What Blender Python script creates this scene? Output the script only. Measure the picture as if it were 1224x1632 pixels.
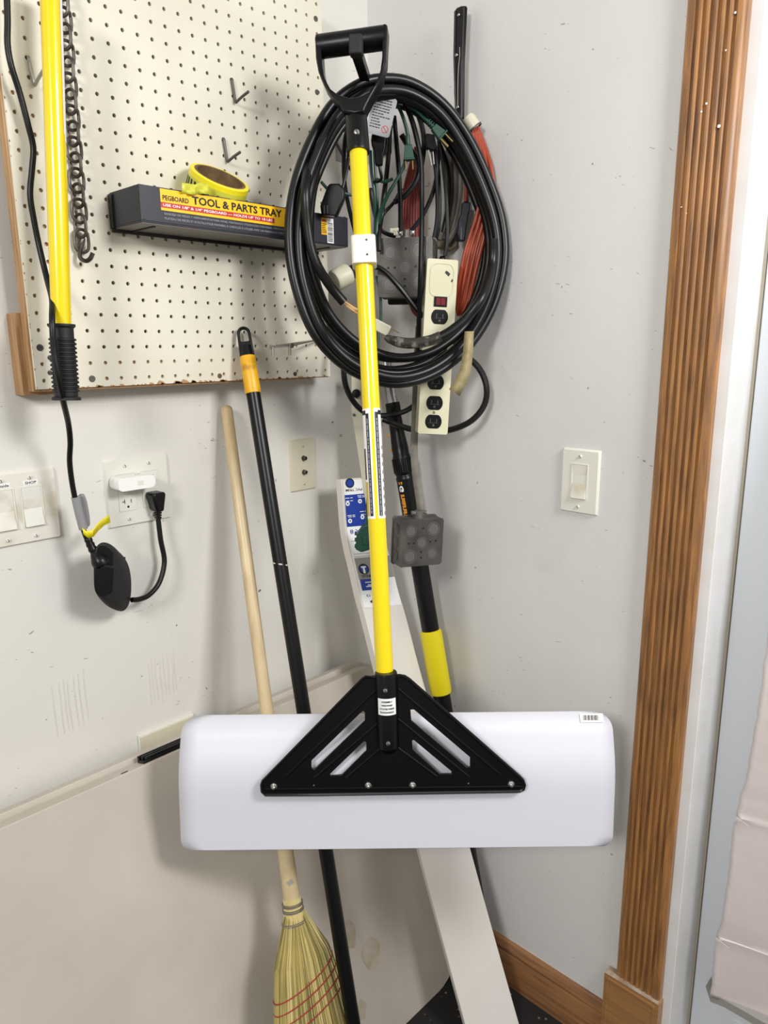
import bpy, bmesh, math, random
from mathutils import Vector, Matrix
R=random.Random(7)
S=bpy.context.scene
for o in list(bpy.data.objects): bpy.data.objects.remove(o)

# ---------------------------------------------------------------- camera
YAW,PIT,ROL=.765332,.2217114,-.008631
F=1166.43
CAM=Vector((-1.24701,-1.23427,1.47181))
cd=Vector((math.cos(YAW)*math.cos(PIT),math.sin(YAW)*math.cos(PIT),-math.sin(PIT)))
r0=Vector((math.sin(YAW),-math.cos(YAW),0)); u0=r0.cross(cd)
cr=r0*math.cos(ROL)+u0*math.sin(ROL); cu=u0*math.cos(ROL)-r0*math.sin(ROL)
camd=bpy.data.cameras.new('camera'); cam=bpy.data.objects.new('camera',camd); S.collection.objects.link(cam)
camd.sensor_fit='VERTICAL'; camd.sensor_height=36; camd.lens=36*F/1632; camd.clip_start=.02
cam.matrix_world=Matrix(((cr.x,cu.x,-cd.x,CAM.x),(cr.y,cu.y,-cd.y,CAM.y),(cr.z,cu.z,-cd.z,CAM.z),(0,0,0,1)))
S.camera=cam
# ---------------------------------------------------------------- world, lights, exposure
W=bpy.data.worlds.new('world'); S.world=W; W.use_nodes=True
W.node_tree.nodes['Background'].inputs[0].default_value=(1,.99,.97,1)
W.node_tree.nodes['Background'].inputs[1].default_value=.41
def area(loc,target,size,power,col=(1,.97,.93),sy=None):
    l=bpy.data.lights.new('area_light','AREA'); l.energy=power; l.size=size; l.color=col
    if sy: l.shape='RECTANGLE'; l.size_y=sy
    o=bpy.data.objects.new('area_light',l); S.collection.objects.link(o); o.location=loc
    o.rotation_euler=(Vector(target)-Vector(loc)).to_track_quat('-Z','Y').to_euler()
    return o
area((-.40,-1.95,2.2),(-.6,-.2,.75),.45,28,(.99,.985,.99),.45)
area((-2.9,-1.5,2.4),(-.2,-.5,.75),.5,42,(1,.99,.975),.5)
S.view_settings.view_transform='Standard'; S.view_settings.look='None'
S.view_settings.gamma=1; S.view_settings.use_curve_mapping=False; S.view_settings.exposure=0.02

# ---------------------------------------------------------------- helpers: photo point -> place in the room
HF=Vector((math.cos(YAW),math.sin(YAW),0))
def ray(px,py): return cd+cr*((px-612)/F)-cu*((py-816)/F)
def L(px,py,o): v=ray(px,py); return CAM+v*((-o-CAM.y)/v.y)          # o metres in front of the left wall
def Q(px,py,o): v=ray(px,py); return CAM+v*((-o-CAM.x)/v.x)          # o metres in front of the right wall
def A(px,py,D): v=ray(px,py); return CAM+v*(D/v.dot(HF))             # D metres of floor distance from the camera
def V(*a): return Vector(a)
# ---------------------------------------------------------------- materials
def lin(c):
    return tuple(((x/255)/12.92 if x/255<=.04045 else ((x/255+.055)/1.055)**2.4) for x in c)
MC={}
def mat(name,c,rough=.5,metal=0,spec=.5,noise=0,nscale=20,c2=None,bump=0,bscale=200,stretch=(1,1,1),coat=0,lo=.35,hi=.65,detail=4):
    if name in MC: return MC[name]
    m=bpy.data.materials.new(name); m.use_nodes=True; nt=m.node_tree; b=nt.nodes['Principled BSDF']
    b.inputs['Base Color'].default_value=(*lin(c),1); b.inputs['Roughness'].default_value=rough
    b.inputs['Metallic'].default_value=metal; b.inputs['Specular IOR Level'].default_value=spec
    b.inputs['Coat Weight'].default_value=coat
    tc=nt.nodes.new('ShaderNodeTexCoord'); mp=nt.nodes.new('ShaderNodeMapping'); mp.inputs['Scale'].default_value=stretch
    nt.links.new(tc.outputs['Object'],mp.inputs[0])
    if c2:
        n=nt.nodes.new('ShaderNodeTexNoise'); n.inputs['Scale'].default_value=nscale; n.inputs['Detail'].default_value=detail
        nt.links.new(mp.outputs[0],n.inputs[0])
        rp=nt.nodes.new('ShaderNodeValToRGB'); rp.color_ramp.elements[0].position=lo; rp.color_ramp.elements[1].position=hi
        rp.color_ramp.elements[0].color=(*lin(c),1); rp.color_ramp.elements[1].color=(*lin(c2),1)
        nt.links.new(n.outputs[0],rp.inputs[0]); nt.links.new(rp.outputs[0],b.inputs['Base Color'])
    if bump:
        n=nt.nodes.new('ShaderNodeTexNoise'); n.inputs['Scale'].default_value=bscale; n.inputs['Detail'].default_value=3
        nt.links.new(mp.outputs[0],n.inputs[0]); bp=nt.nodes.new('ShaderNodeBump'); bp.inputs['Strength'].default_value=bump; bp.inputs['Distance'].default_value=.002
        nt.links.new(n.outputs[0],bp.inputs['Height']); nt.links.new(bp.outputs[0],b.inputs['Normal'])
    MC[name]=m; return m
def wallmat(name,c,scuff,seed,dirt=(205,200,188)):
    m=bpy.data.materials.new(name); m.use_nodes=True; nt=m.node_tree; N=nt.nodes; K=nt.links.new; b=N['Principled BSDF']
    b.inputs['Roughness'].default_value=.55; b.inputs['Specular IOR Level'].default_value=.35
    tc=N.new('ShaderNodeTexCoord'); mp=N.new('ShaderNodeMapping'); mp.inputs['Location'].default_value=(seed,seed*.7,seed*.3); K(tc.outputs['Object'],mp.inputs[0])
    def noise(sc,det=4,dist=0,src=None):
        n=N.new('ShaderNodeTexNoise'); n.inputs['Scale'].default_value=sc; n.inputs['Detail'].default_value=det; n.inputs['Distortion'].default_value=dist
        K((src or mp).outputs[0],n.inputs[0]); return n
    def ramp(n,a,bb,ca,cb):
        r=N.new('ShaderNodeValToRGB'); e=r.color_ramp.elements; e[0].position=a; e[1].position=bb; e[0].color=(*ca,1); e[1].color=(*cb,1); K(n.outputs[0],r.inputs[0]); return r
    def mix(f,a,bcol):
        x=N.new('ShaderNodeMix'); x.data_type='RGBA'; K(f.outputs[0],x.inputs[0]); K(a.outputs['Color'] if 'Color' in a.outputs else a.outputs[2],x.inputs[6]); x.inputs[7].default_value=(*lin(bcol),1); return x
    base=ramp(noise(2.2,5),.35,.7,lin(c),lin(tuple(int(v*.975) for v in c)))
    big=ramp(noise(5,6,.6),.62,.78,(0,0,0),(.5,.5,.5))
    x=mix(big,base,dirt)
    mp2=N.new('ShaderNodeMapping'); mp2.inputs['Scale'].default_value=(1,1,2.6); mp2.inputs['Rotation'].default_value=(.5,.6,.3); K(mp.outputs[0],mp2.inputs[0])
    s1=ramp(noise(26,2,2.5,mp2),.735,.76,(0,0,0),(scuff,)*3)
    x=mix(s1,x,(120,112,105))
    s2=ramp(noise(60,1,.3),.80,.82,(0,0,0),(scuff,)*3)
    x=mix(s2,x,(90,82,76))
    K(x.outputs[2],b.inputs['Base Color'])
    n=noise(9,5); n2=noise(180,2); bp=N.new('ShaderNodeBump'); bp.inputs['Strength'].default_value=.25; bp.inputs['Distance'].default_value=.006; K(n.outputs[0],bp.inputs['Height'])
    bp2=N.new('ShaderNodeBump'); bp2.inputs['Strength'].default_value=.12; bp2.inputs['Distance'].default_value=.001; K(n2.outputs[0],bp2.inputs['Height']); K(bp.outputs[0],bp2.inputs['Normal']); K(bp2.outputs[0],b.inputs['Normal'])
    return m
def woodmat(name,ca,cb,axis='z',sc=14,rough=.35,coat=.2):
    m=bpy.data.materials.new(name); m.use_nodes=True; nt=m.node_tree; N=nt.nodes; K=nt.links.new; b=N['Principled BSDF']
    b.inputs['Roughness'].default_value=rough; b.inputs['Coat Weight'].default_value=coat; b.inputs['Coat Roughness'].default_value=.3
    tc=N.new('ShaderNodeTexCoord'); mp=N.new('ShaderNodeMapping'); mp.inputs['Scale'].default_value={'z':(6,6,.35),'x':(.35,6,6),'y':(6,.35,6)}[axis]; K(tc.outputs['Object'],mp.inputs[0])
    n=N.new('ShaderNodeTexNoise'); n.inputs['Scale'].default_value=sc; n.inputs['Detail'].default_value=6; n.inputs['Distortion'].default_value=.6; K(mp.outputs[0],n.inputs[0])
    r=N.new('ShaderNodeValToRGB'); e=r.color_ramp.elements; e[0].position=.3; e[1].position=.7; e[0].color=(*lin(ca),1); e[1].color=(*lin(cb),1); K(n.outputs[0],r.inputs[0])
    n2=N.new('ShaderNodeTexNoise'); n2.inputs['Scale'].default_value=2.5; K(tc.outputs['Object'],n2.inputs[0])
    x=N.new('ShaderNodeMix'); x.data_type='RGBA'; x.blend_type='MULTIPLY'; x.inputs[0].default_value=.35; K(r.outputs[0],x.inputs[6]); K(n2.outputs['Fac'] if 'Fac' in n2.outputs else n2.outputs[0],x.inputs[7])
    h=N.new('ShaderNodeBrightContrast'); h.inputs[1].default_value=.03; K(x.outputs[2],h.inputs[0]); K(h.outputs[0],b.inputs['Base Color'])
    bp=N.new('ShaderNodeBump'); bp.inputs['Strength'].default_value=.15; bp.inputs['Distance'].default_value=.001; K(n.outputs[0],bp.inputs['Height']); K(bp.outputs[0],b.inputs['Normal'])
    return m
M={}
M['wl']=wallmat('left_wall_paint',(220,217,209),.8,3.1)
M['wr']=wallmat('right_wall_paint',(216,214,211),.7,8.7,(200,198,192))
M['peg']=mat('pegboard_paint',(224,219,202),.5,noise=1,c2=(216,210,192),nscale=6,bump=.05,bscale=80)
M['ply']=woodmat('plywood_edge',(150,105,55),(196,152,98),'z',30,.6,0)
M['oak']=woodmat('stained_oak',(112,68,20),(182,122,50),'z',26,.34,.25)
M['oaky']=woodmat('stained_oak_base',(116,72,28),(170,114,56),'y',16,.34,.25)
M['oakl']=woodmat('light_oak_block',(146,98,42),(182,128,66),'y',12,.34,.25)
M['sawn']=mat('sawn_dusty_wood',(150,125,100),.8,c2=(185,172,158),nscale=60)
M['white']=mat('white_jamb_paint',(226,225,224),.4,c2=(220,218,214),nscale=15)
M['door']=mat('cool_white_door_paint',(222,226,230),.4)
M['paper']=mat('pinkish_white_sheet',(214,203,200),.6,c2=(206,194,190),nscale=4)
M['gap']=mat('door_gap_shade',(168,160,142),.7)  # painted shade of the door gap
M['yel']=mat('gloss_yellow_pole',(234,208,4),.22,coat=.4)
M['yel2']=mat('yellow_grip_sleeve',(222,205,12),.45,bump=.03)
M['dyel']=mat('worn_yellow_plastic',(226,170,22),.4,c2=(150,95,30),nscale=40,lo=.6,hi=.8)
M['blk']=mat('black_plastic',(8,8,9),.34,spec=.3)
M['blkm']=mat('satin_black_metal',(9,9,10),.34,spec=.3,bump=.04,bscale=400)
M['rub']=mat('black_rubber_cable',(10,10,11),.36,spec=.38)
M['cord']=mat('black_cord',(8,8,9),.4,spec=.35)
M['matte']=mat('matte_black_rubber',(26,26,28),.7)
M['grip']=mat('black_foam_grip',(20,20,22),.6)
M['poly']=mat('white_polyethylene',(210,210,217),.46,spec=.5)
M['nyl']=mat('ivory_nylon',(236,232,214),.4)
M['stl']=mat('galvanized_steel',(108,106,102),.42,.75,c2=(140,138,132),nscale=18,bump=.05)
M['stld']=mat('dull_cast_metal',(74,72,69),.45,.5,c2=(98,95,90),nscale=22,bump=.08)
M['scr']=mat('zinc_screw',(200,198,194),.25,.95)
M['chain']=mat('dark_chain_steel',(72,66,62),.42,.8,c2=(104,98,92),nscale=60)
M['green']=mat('green_cord',(20,62,48),.42)
M['orange']=mat('orange_cord',(156,56,22),.45)
M['red']=mat('dark_red_orange_cord',(126,36,22),.45)
M['greyc']=mat('grey_cable',(110,102,94),.55)
M['flat']=mat('worn_grey_flat_cable',(100,95,86),.6,c2=(125,118,105),nscale=40)
M['plate']=mat('offwhite_wall_plate',(220,219,208),.35)
M['dirty']=mat('grimy_white_wall_plate',(222,218,206),.38,c2=(190,180,158),nscale=16,lo=.5,hi=.72)
M['ivory']=mat('ivory_coax_plate',(206,199,176),.4)
M['beige']=mat('cream_power_strip',(219,216,188),.3,c2=(208,203,172),nscale=9,coat=.2)
M['strip']=mat('cream_painted_metal',(190,186,164),.45)
M['tab']=mat('beige_blow_moulded_plastic',(196,187,175),.5,c2=(186,177,164),nscale=5,bump=.1,bscale=140)
M['white2']=mat('bright_white_plastic',(238,236,232),.3)
M['trim']=mat('white_pvc_board',(222,217,210),.45,c2=(212,206,196),nscale=3)
M['tray']=mat('navy_black_tray',(38,40,50),.42)
M['lyel']=mat('label_yellow',(252,196,20),.4)
M['lred']=mat('label_red',(190,42,38),.4)
M['ink']=mat('black_ink',(22,20,20),.5)
M['wht']=mat('label_white',(238,238,236),.45)
M['silv']=mat('silver_label',(158,158,160),.35,.2)
M['blue']=mat('label_blue',(24,58,150),.4)
M['gry']=mat('label_grey',(150,148,142),.5)
M['ltx']=mat('pale_grey_ink',(150,152,158),.5)
M['ctn']=mat('cardboard_core',(124,98,62),.8,c2=(96,72,44),nscale=50)
M['tape']=mat('yellow_tape_face',(240,222,30),.45)
M['tapes']=mat('translucent_yellow_tape',(206,204,70),.35)
M['tan']=mat('tan_masking_tape',(172,158,118),.75,c2=(150,136,96),nscale=60,bump=.3,bscale=400)
M['wood']=woodmat('pale_broom_handle_wood',(205,178,128),(228,205,160),'z',8,.4,.1)
M['straw']=mat('broom_corn',(192,174,108),.6,c2=(160,148,88),nscale=30,stretch=(1,1,.1))
M['straw2']=mat('broom_corn_dark',(120,110,60),.6)
M['straw3']=mat('broom_corn_pale',(222,206,148),.6)
M['rthread']=mat('red_stitching_thread',(150,38,38),.6)
M['wire']=mat('bright_wire',(170,168,160),.3,.9)
M['vinyl']=mat('shiny_worn_tape',(52,50,46),.22,c2=(130,128,120),nscale=90,lo=.5,hi=.75)
M['copp']=mat('tan_wire_insulation',(190,150,96),.5)
M['brass']=mat('brass_prong',(150,130,86),.3,.9)
M['swr']=mat('dark_red_rocker',(110,24,30),.25)
M['orl']=mat('orange_print',(214,140,40),.45)
M['gslv']=mat('grey_clear_sleeve',(140,140,141),.35)
M['brown']=mat('dull_khaki_block',(110,100,74),.6)
def floormat():
    m=bpy.data.materials.new('speckled_black_rubber'); m.use_nodes=True; nt=m.node_tree; N=nt.nodes; K=nt.links.new; b=N['Principled BSDF']; b.inputs['Roughness'].default_value=.7
    tc=N.new('ShaderNodeTexCoord'); v=N.new('ShaderNodeTexVoronoi'); v.inputs['Scale'].default_value=70; K(tc.outputs['Object'],v.inputs[0])
    r=N.new('ShaderNodeValToRGB'); r.color_ramp.elements[0].position=.16; r.color_ramp.elements[1].position=.2
    r.color_ramp.elements[0].color=(*lin((150,140,120)),1); r.color_ramp.elements[1].color=(*lin((20,19,19)),1); K(v.outputs['Distance'],r.inputs[0])
    n=N.new('ShaderNodeTexNoise'); n.inputs['Scale'].default_value=9; K(tc.outputs['Object'],n.inputs[0])
    r2=N.new('ShaderNodeValToRGB'); r2.color_ramp.elements[0].position=.5; r2.color_ramp.elements[1].position=.6; K(n.outputs[0],r2.inputs[0])
    x=N.new('ShaderNodeMix'); x.data_type='RGBA'; K(r2.outputs[0],x.inputs[0]); x.inputs[6].default_value=(*lin((20,19,19)),1); K(r.outputs[0],x.inputs[7]); K(x.outputs[2],b.inputs['Base Color'])
    return m
M['floor']=floormat()

# ---------------------------------------------------------------- mesh helpers
def link(name,bm,m,parent=None,smooth=True,bev=0,bseg=2):
    me=bpy.data.meshes.new(name); bmesh.ops.recalc_face_normals(bm,faces=bm.faces); bm.to_mesh(me); bm.free()
    ms=m if isinstance(m,(list,tuple)) else [m]
    for x in ms: me.materials.append(M[x] if isinstance(x,str) else x)
    o=bpy.data.objects.new(name,me); S.collection.objects.link(o)
    if smooth:
        for p in me.polygons: p.use_smooth=True
        try: me.set_sharp_from_angle(angle=math.radians(38))
        except Exception: pass
    if parent is not None:
        o.parent=parent; o.matrix_parent_inverse=Matrix.Translation(-parent.location)
    if bev:
        b=o.modifiers.new('bevel','BEVEL'); b.width=bev; b.segments=bseg; b.limit_method='ANGLE'; b.angle_limit=math.radians(40)
    return o
def thing(name,label,cat,loc,group=None):
    o=bpy.data.objects.new(name,None); S.collection.objects.link(o); o.location=Vector(loc); o.empty_display_size=.02
    o['label']=label; o['category']=cat
    if group: o['group']=group
    return o
def tag(o,label,cat,group=None):
    o['label']=label; o['category']=cat
    if group: o['group']=group
    return o
def struct(o): o['kind']='structure'; return o
def box(bm,c,ex,ey,ez):          # centre and three half-edge vectors
    c=Vector(c); vs=[]
    for i in (-1,1):
        for j in (-1,1):
            for k in (-1,1): vs.append(bm.verts.new(c+ex*i+ey*j+ez*k))
    for f in ((0,1,3,2),(4,6,7,5),(0,4,5,1),(2,3,7,6),(0,2,6,4),(1,5,7,3)): bm.faces.new([vs[i] for i in f])
def abox(bm,x0,x1,y0,y1,z0,z1):
    box(bm,((x0+x1)/2,(y0+y1)/2,(z0+z1)/2),V((x1-x0)/2,0,0),V(0,(y1-y0)/2,0),V(0,0,(z1-z0)/2))
def BM(): return bmesh.new()
def smoothpath(P,n=6,closed=False):
    out=[];N=len(P)
    rng=range(N if closed else N-1)
    for i in rng:
        if closed: a,b,c,d=P[(i-1)%N],P[i],P[(i+1)%N],P[(i+2)%N]
        else: a,b,c,d=P[max(i-1,0)],P[i],P[i+1],P[min(i+2,N-1)]
        for k in range(n):
            t=k/n; out.append(.5*((2*b)+(c-a)*t+(2*a-5*b+4*c-d)*t*t+(3*b-a-3*c+d)*t*t*t))
    if not closed: out.append(P[-1].copy())
    return out
def tube(bm,P,r,seg=8,closed=False,cap=True,flat=None,mi=0):   # r number or list; flat=(axis vector, factor) squashes the section
    n=len(P); rings=[]; up=None
    for i in range(n):
        if closed: t=(P[(i+1)%n]-P[i-1])
        else: t=P[min(i+1,n-1)]-P[max(i-1,0)]
        t=t.normalized()
        if up is None:
            up=V(0,0,1) if abs(t.z)<.9 else V(1,0,0)
            if flat: up=flat[0]
        if flat: up=flat[0]
        a=(up-t*up.dot(t)).normalized(); b=t.cross(a); up=a if not flat else up
        rr=r[i] if isinstance(r,(list,tuple)) else r
        ring=[]
        for k in range(seg):
            th=2*math.pi*k/seg
            fa=flat[1] if flat else 1
            ring.append(bm.verts.new(P[i]+a*(math.cos(th)*rr*fa)+b*(math.sin(th)*rr)))
        rings.append(ring)
    for i in range(n if closed else n-1):
        A_,B_=rings[i],rings[(i+1)%n]
        for k in range(seg):
            f=bm.faces.new((A_[k],A_[(k+1)%seg],B_[(k+1)%seg],B_[k])); f.material_index=mi
    if cap and not closed:
        bm.faces.new(rings[0][::-1]).material_index=mi; bm.faces.new(rings[-1]).material_index=mi
    return rings
def lathe(bm,prof,o,ax,seg=24,ref=None):       # prof [(r,h)], axis from o along ax
    ax=ax.normalized(); a=ref or (V(0,0,1) if abs(ax.z)<.9 else V(1,0,0)); a=(a-ax*a.dot(ax)).normalized(); b=ax.cross(a)
    rings=[]
    for r,h in prof:
        if r<1e-6: rings.append([bm.verts.new(o+ax*h)])
        else: rings.append([bm.verts.new(o+ax*h+(a*math.cos(2*math.pi*k/seg)+b*math.sin(2*math.pi*k/seg))*r) for k in range(seg)])
    for A_,B_ in zip(rings,rings[1:]):
        for k in range(seg):
            k2=(k+1)%seg
            if len(A_)==1 and len(B_)==1: continue
            if len(A_)==1: bm.faces.new((A_[0],B_[k2],B_[k]))
            elif len(B_)==1: bm.faces.new((A_[k],A_[k2],B_[0]))
            else: bm.faces.new((A_[k],A_[k2],B_[k2],B_[k]))
def slab(bm,outer,holes,thick,n):              # planar outline (3D points) with holes, thickened along n*thick
    es=[]
    for loop in [outer]+list(holes):
        vs=[bm.verts.new(p) for p in loop]
        for i in range(len(vs)): es.append(bm.edges.new((vs[i],vs[(i+1)%len(vs)])))
    g=bmesh.ops.triangle_fill(bm,use_beauty=True,use_dissolve=False,edges=es)
    fs=[f for f in g['geom'] if isinstance(f,bmesh.types.BMFace)]
    e=bmesh.ops.extrude_face_region(bm,geom=fs)
    bmesh.ops.translate(bm,vec=n*thick,verts=[v for v in e['geom'] if isinstance(v,bmesh.types.BMVert)])
def rrect(c,ex,ey,hx,hy,r,n=4):                # rounded rectangle points
    P=[]
    for sx,sy,a0 in ((1,1,0),(-1,1,90),(-1,-1,180),(1,-1,270)):
        for k in range(n+1):
            a=math.radians(a0+90*k/n); P.append(c+ex*(sx*(hx-r)+math.cos(a)*r)+ey*(sy*(hy-r)+math.sin(a)*r))
    return P
def circ(c,ex,ey,r,n=20,a0=0,a1=360):
    return [c+ex*(math.cos(math.radians(a0+(a1-a0)*k/n))*r)+ey*(math.sin(math.radians(a0+(a1-a0)*k/n))*r) for k in range(n)]
def quad(bm,pts,mi=0):
    f=bm.faces.new([bm.verts.new(p) for p in pts]); f.material_index=mi; return f
def decal(name,c,ex,ey,hx,hy,n,m,parent,t=.0004,r=0):   # thin printed piece lying on a surface
    bm=BM()
    if r: slab(bm,rrect(c,ex,ey,hx,hy,r),[],t,n)
    else: box(bm,c+n*(t/2),ex*hx,ey*hy,n*(t/2))
    return link(name,bm,m,parent,False)
def text(body,fn,width,height,m,parent,name='lettering',bold=0,t=.0003,n=None,joined=None):
    """print: fn(u,v) maps text metres (0..width, 0..height) to the place"""
    c=bpy.data.curves.new('t','FONT'); c.body=body; c.size=1; c.offset=bold; c.resolution_u=2; c.fill_mode='FRONT'
    o=bpy.data.objects.new('t',c); S.collection.objects.link(o)
    bpy.context.view_layer.update()
    me=bpy.data.meshes.new_from_object(o.evaluated_get(bpy.context.evaluated_depsgraph_get()))
    bpy.data.objects.remove(o)
    xs=[v.co.x for v in me.vertices]; ys=[v.co.y for v in me.vertices]
    if not xs: return None
    x0,x1,y0,y1=min(xs),max(xs),min(ys),max(ys)
    for v in me.vertices: v.co=fn((v.co.x-x0)/(x1-x0)*width,(v.co.y-y0)/(y1-y0)*height)
    me.materials.append(M[m]); ob=bpy.data.objects.new(name,me); S.collection.objects.link(ob)
    if parent is not None: ob.parent=parent; ob.matrix_parent_inverse=Matrix.Translation(-parent.location)
    return ob
def scribble(bm,o,ex,ey,w,rows,h,rng,n,word=(.006,.014)):     # tiny illegible print as little bars
    for j in range(rows):
        x=0
        while x<w:
            l=rng.uniform(*word)*.6
            if x+l>w: break
            box(bm,o+ex*(x+l/2)-ey*(j*h*1.9)+n*.0002,ex*(l/2),ey*(h/2),n*.0001); x+=l+rng.uniform(.15,.3)*word[0]
def screw(c,n,r,parent,m='scr',name='screw',slot=True):
    bm=BM(); lathe(bm,[(r,0),(r,.35*r),(r*.75,.7*r),(0,.85*r)],c,n,12)
    a=V(0,0,1) if abs(n.z)<.9 else V(1,0,0); a=(a-n*a.dot(n)).normalized(); b=n.cross(a)
    o=link(name,bm,m,parent)
    if slot:
        bm=BM(); d=(a*.9+b*.3).normalized(); box(bm,c+n*(.85*r),d*(r*.75),n.cross(d)*(r*.13),n*(r*.06)); link('slot',bm,'ink',o,False)
    return o
X=V(1,0,0);Y=V(0,1,0);Z=V(0,0,1)
FWD=HF; RT=r0
# ================================================================ the setting
bm=BM(); abox(bm,-3.6,.12,0,.12,-.0,2.9); struct(link('wall_left',bm,'wl',None,False))
bm=BM(); abox(bm,0,.12,-.794,0,0,2.9); abox(bm,0,.12,-1.75,-.794,2.12,2.9); abox(bm,0,.12,-3.4,-1.75,0,2.9); struct(link('wall_right',bm,'wr',None,False))
bm=BM(); abox(bm,-3.6,.4,-3.4,.12,-.05,0); struct(link('floor',bm,'floor',None,False))
def prism_y(bm,prof,y0,y1):      # prof of (x,z), extruded along y
    a=[bm.verts.new((x,y0,z)) for x,z in prof]; b=[bm.verts.new((x,y1,z)) for x,z in prof]; n=len(prof)
    for i in range(n): bm.faces.new((a[i],a[(i+1)%n],b[(i+1)%n],b[i]))
    bm.faces.new(a[::-1]); bm.faces.new(b)
bm=BM(); prism_y(bm,[(0,0),(-.014,0),(-.014,.083),(-.012,.087),(-.0135,.091),(-.013,.097),(-.009,.103),(-.008,.109),(-.005,.113),(0,.113)],-.682,-.002)
struct(link('baseboard_right',bm,'oaky',None))
bm=BM(); abox(bm,-3.5,-.02,-.014,0,0,.1); struct(link('baseboard_left',bm,'oaky',None,False))
# hardened paint runs on the left wall
for cx_,cz_,n_,sp_,hh_ in ((-.62,.845,8,.008,.045),(-.80,.86,7,.009,.05)):
    for k in range(n_):
        x_=cx_+k*sp_+R.uniform(-.002,.002); z_=cz_+R.uniform(-.01,.01); bm=BM()
        tube(bm,smoothpath([V(x_,-.0002,z_+hh_),V(x_+R.uniform(-.002,.002),-.0004,z_+hh_*.3),V(x_,-.0005,z_-hh_*.4),V(x_+.001,-.0001,z_-hh_)],3),.0008,6); link('paint_run',bm,'wl',bpy.data.objects['wall_left'])
# fluted casing
Y0,Y1=-.699,-.792
prof=[(Y0,0),(Y0,.009),(Y0-.003,.0135),(Y0-.012,.0155)]
nf=6; fw=(abs(Y1-Y0)-.024)/nf
for i in range(nf):
    a=Y0-.012-i*fw
    prof+=[(a-.0022,.0155),(a-.0038,.0115),(a-.0055,.0105),(a-.0072,.0118),(a-.0088,.0160)]
    if i<nf-1: prof+=[(a-fw+.0002,.0162)]
prof+=[(Y1+.004,.016),(Y1,.013),(Y1,0)]
bm=BM(); n=len(prof)
a=[bm.verts.new((-d,y,.205)) for y,d in prof]; b=[bm.verts.new((-d,y,2.16)) for y,d in prof]
for i in range(n): bm.faces.new((a[i],a[(i+1)%n],b[(i+1)%n],b[i]))
bm.faces.new(a); bm.faces.new(b[::-1])
cas=struct(link('trim_1',bm,'oak',None)); 
bm=BM(); slab(bm,rrect(V(-.0,-.7375,.1035),Y,Z,.0575,.1035,.003),[],-.024,X)
blk=struct(link('trim_2',bm,'oakl',None,bev=.004))
bm=BM(); slab(bm,rrect(V(-.024,-.7375,.1035),Y,Z,.050,.096,.003),[rrect(V(-.024,-.7375,.1035),Y,Z,.0465,.0925,.003)],-.0016,X); link('raised_border',bm,'oakl',blk)
bm=BM(); box(bm,(-.0125,-.7375,.2072),X*.0115,Y*.056,Z*.0006); link('dusty_top',bm,'sawn',blk,False)
# paint nicks on casing
bm=BM()
for px,py,s in ((1146,201,2.4),(1126,165,1.6),(1118,178,1.4),(1172,20,1.6),(1130,1079,1.2),(1135,1540,1),(1086,330,1),(1094,340,.8),(1157,80,1.2)):
    c=Q(px,py,.0166); slab(bm,circ(c,Y,Z,.0011*s,7),[],-.0003,X)
link('paint_fleck',bm,'wht',cas,False)
# jamb, door
bm=BM(); abox(bm,-.001,.16,-.811,-.7905,0,2.13); struct(link('trim_3',bm,'white',None,False,bev=.0015))
bm=BM(); abox(bm,.099,.112,-.8155,-.811,0,2.12); struct(link('trim_4',bm,'gap',None,False))  # added strip, its colour standing for the shaded gap between jamb and door
door=BM(); abox(door,.101,.14,-1.74,-.8165,.012,2.115); dr=struct(link('door_1',door,'door',None,False,bev=.002))
bm=BM(); abox(bm,.0965,.1005,-1.6,-.90,.14,.15); link('door_sweep',bm,'door',dr,False)
# torn sheet on the door
edge=[(1226,985),(1224,1010),(1221,1045),(1216,1060),(1213,1100),(1205,1150),(1196,1200),(1190,1240),(1180,1268),(1174,1300),(1178,1304),(1169,1312),(1166,1345),(1160,1400),(1154,1440),(1150,1470),(1141,1492),(1146,1496),(1139,1505),(1136,1540),(1134,1570),(1131,1588)]
sh=thing('torn_sheet','pinkish-white torn paper sheet hanging over the door beside the white jamb','paper sheet',Q(1170,1560,-.04))
bm=BM(); rows=[]
pts=[]
for px,py in edge:
    p=Q(px,py,-.045); pts.append(V(.045,p.y,p.z))
pts=[V(.045,pts[0].y-.14,2.1),V(.045,pts[0].y-.03,1.3)]+pts
fine=[]
for a_,b_ in zip(pts,pts[1:]):
    k=max(1,int((a_-b_).length/.008))
    for i in range(k): fine.append(a_.lerp(b_,i/k)+Y*R.uniform(-.0009,.0009))
fine.append(pts[-1])
zb=fine[-1].z
for p in fine:
    row=[]
    for j in range(12):
        y=p.y-(.0 if j==0 else .55*(j/11)**1.8); x=.045+.05*min(1,(p.y-y)/.22)**.8
        row.append(bm.verts.new((x,y,max(p.z,zb))))
    rows.append(row)
for a_,b_ in zip(rows,rows[1:]):
    for j in range(11): bm.faces.new((a_[j],a_[j+1],b_[j+1],b_[j]))
o=link('sheet',bm,'paper',sh); so=o.modifiers.new('thick','SOLIDIFY'); so.thickness=.0012
for px,py,w in ((1174,1302,.022),(1142,1494,.024)):
    p=Q(px,py,-.045); p.x=.043; bm=BM()
    slab(bm,[p+Z*.001,p-Y*w-Z*.006,p-Y*w*.6-Z*.0035,p+Y*.002-Z*.006],[],-.0012,X)
    link('torn_flap',bm,'paper',sh,False)
bm=BM(); p=Q(1128,1592,-.045)
slab(bm,[V(.05,p.y+.008,zb+.012),V(.05,p.y-.012,zb+.006),V(.05,p.y-.55,zb+.008),V(.05,p.y-.55,zb-.012),V(.05,p.y-.03,zb-.010),V(.05,p.y-.004,zb-.016)],[],.03,X)
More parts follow.
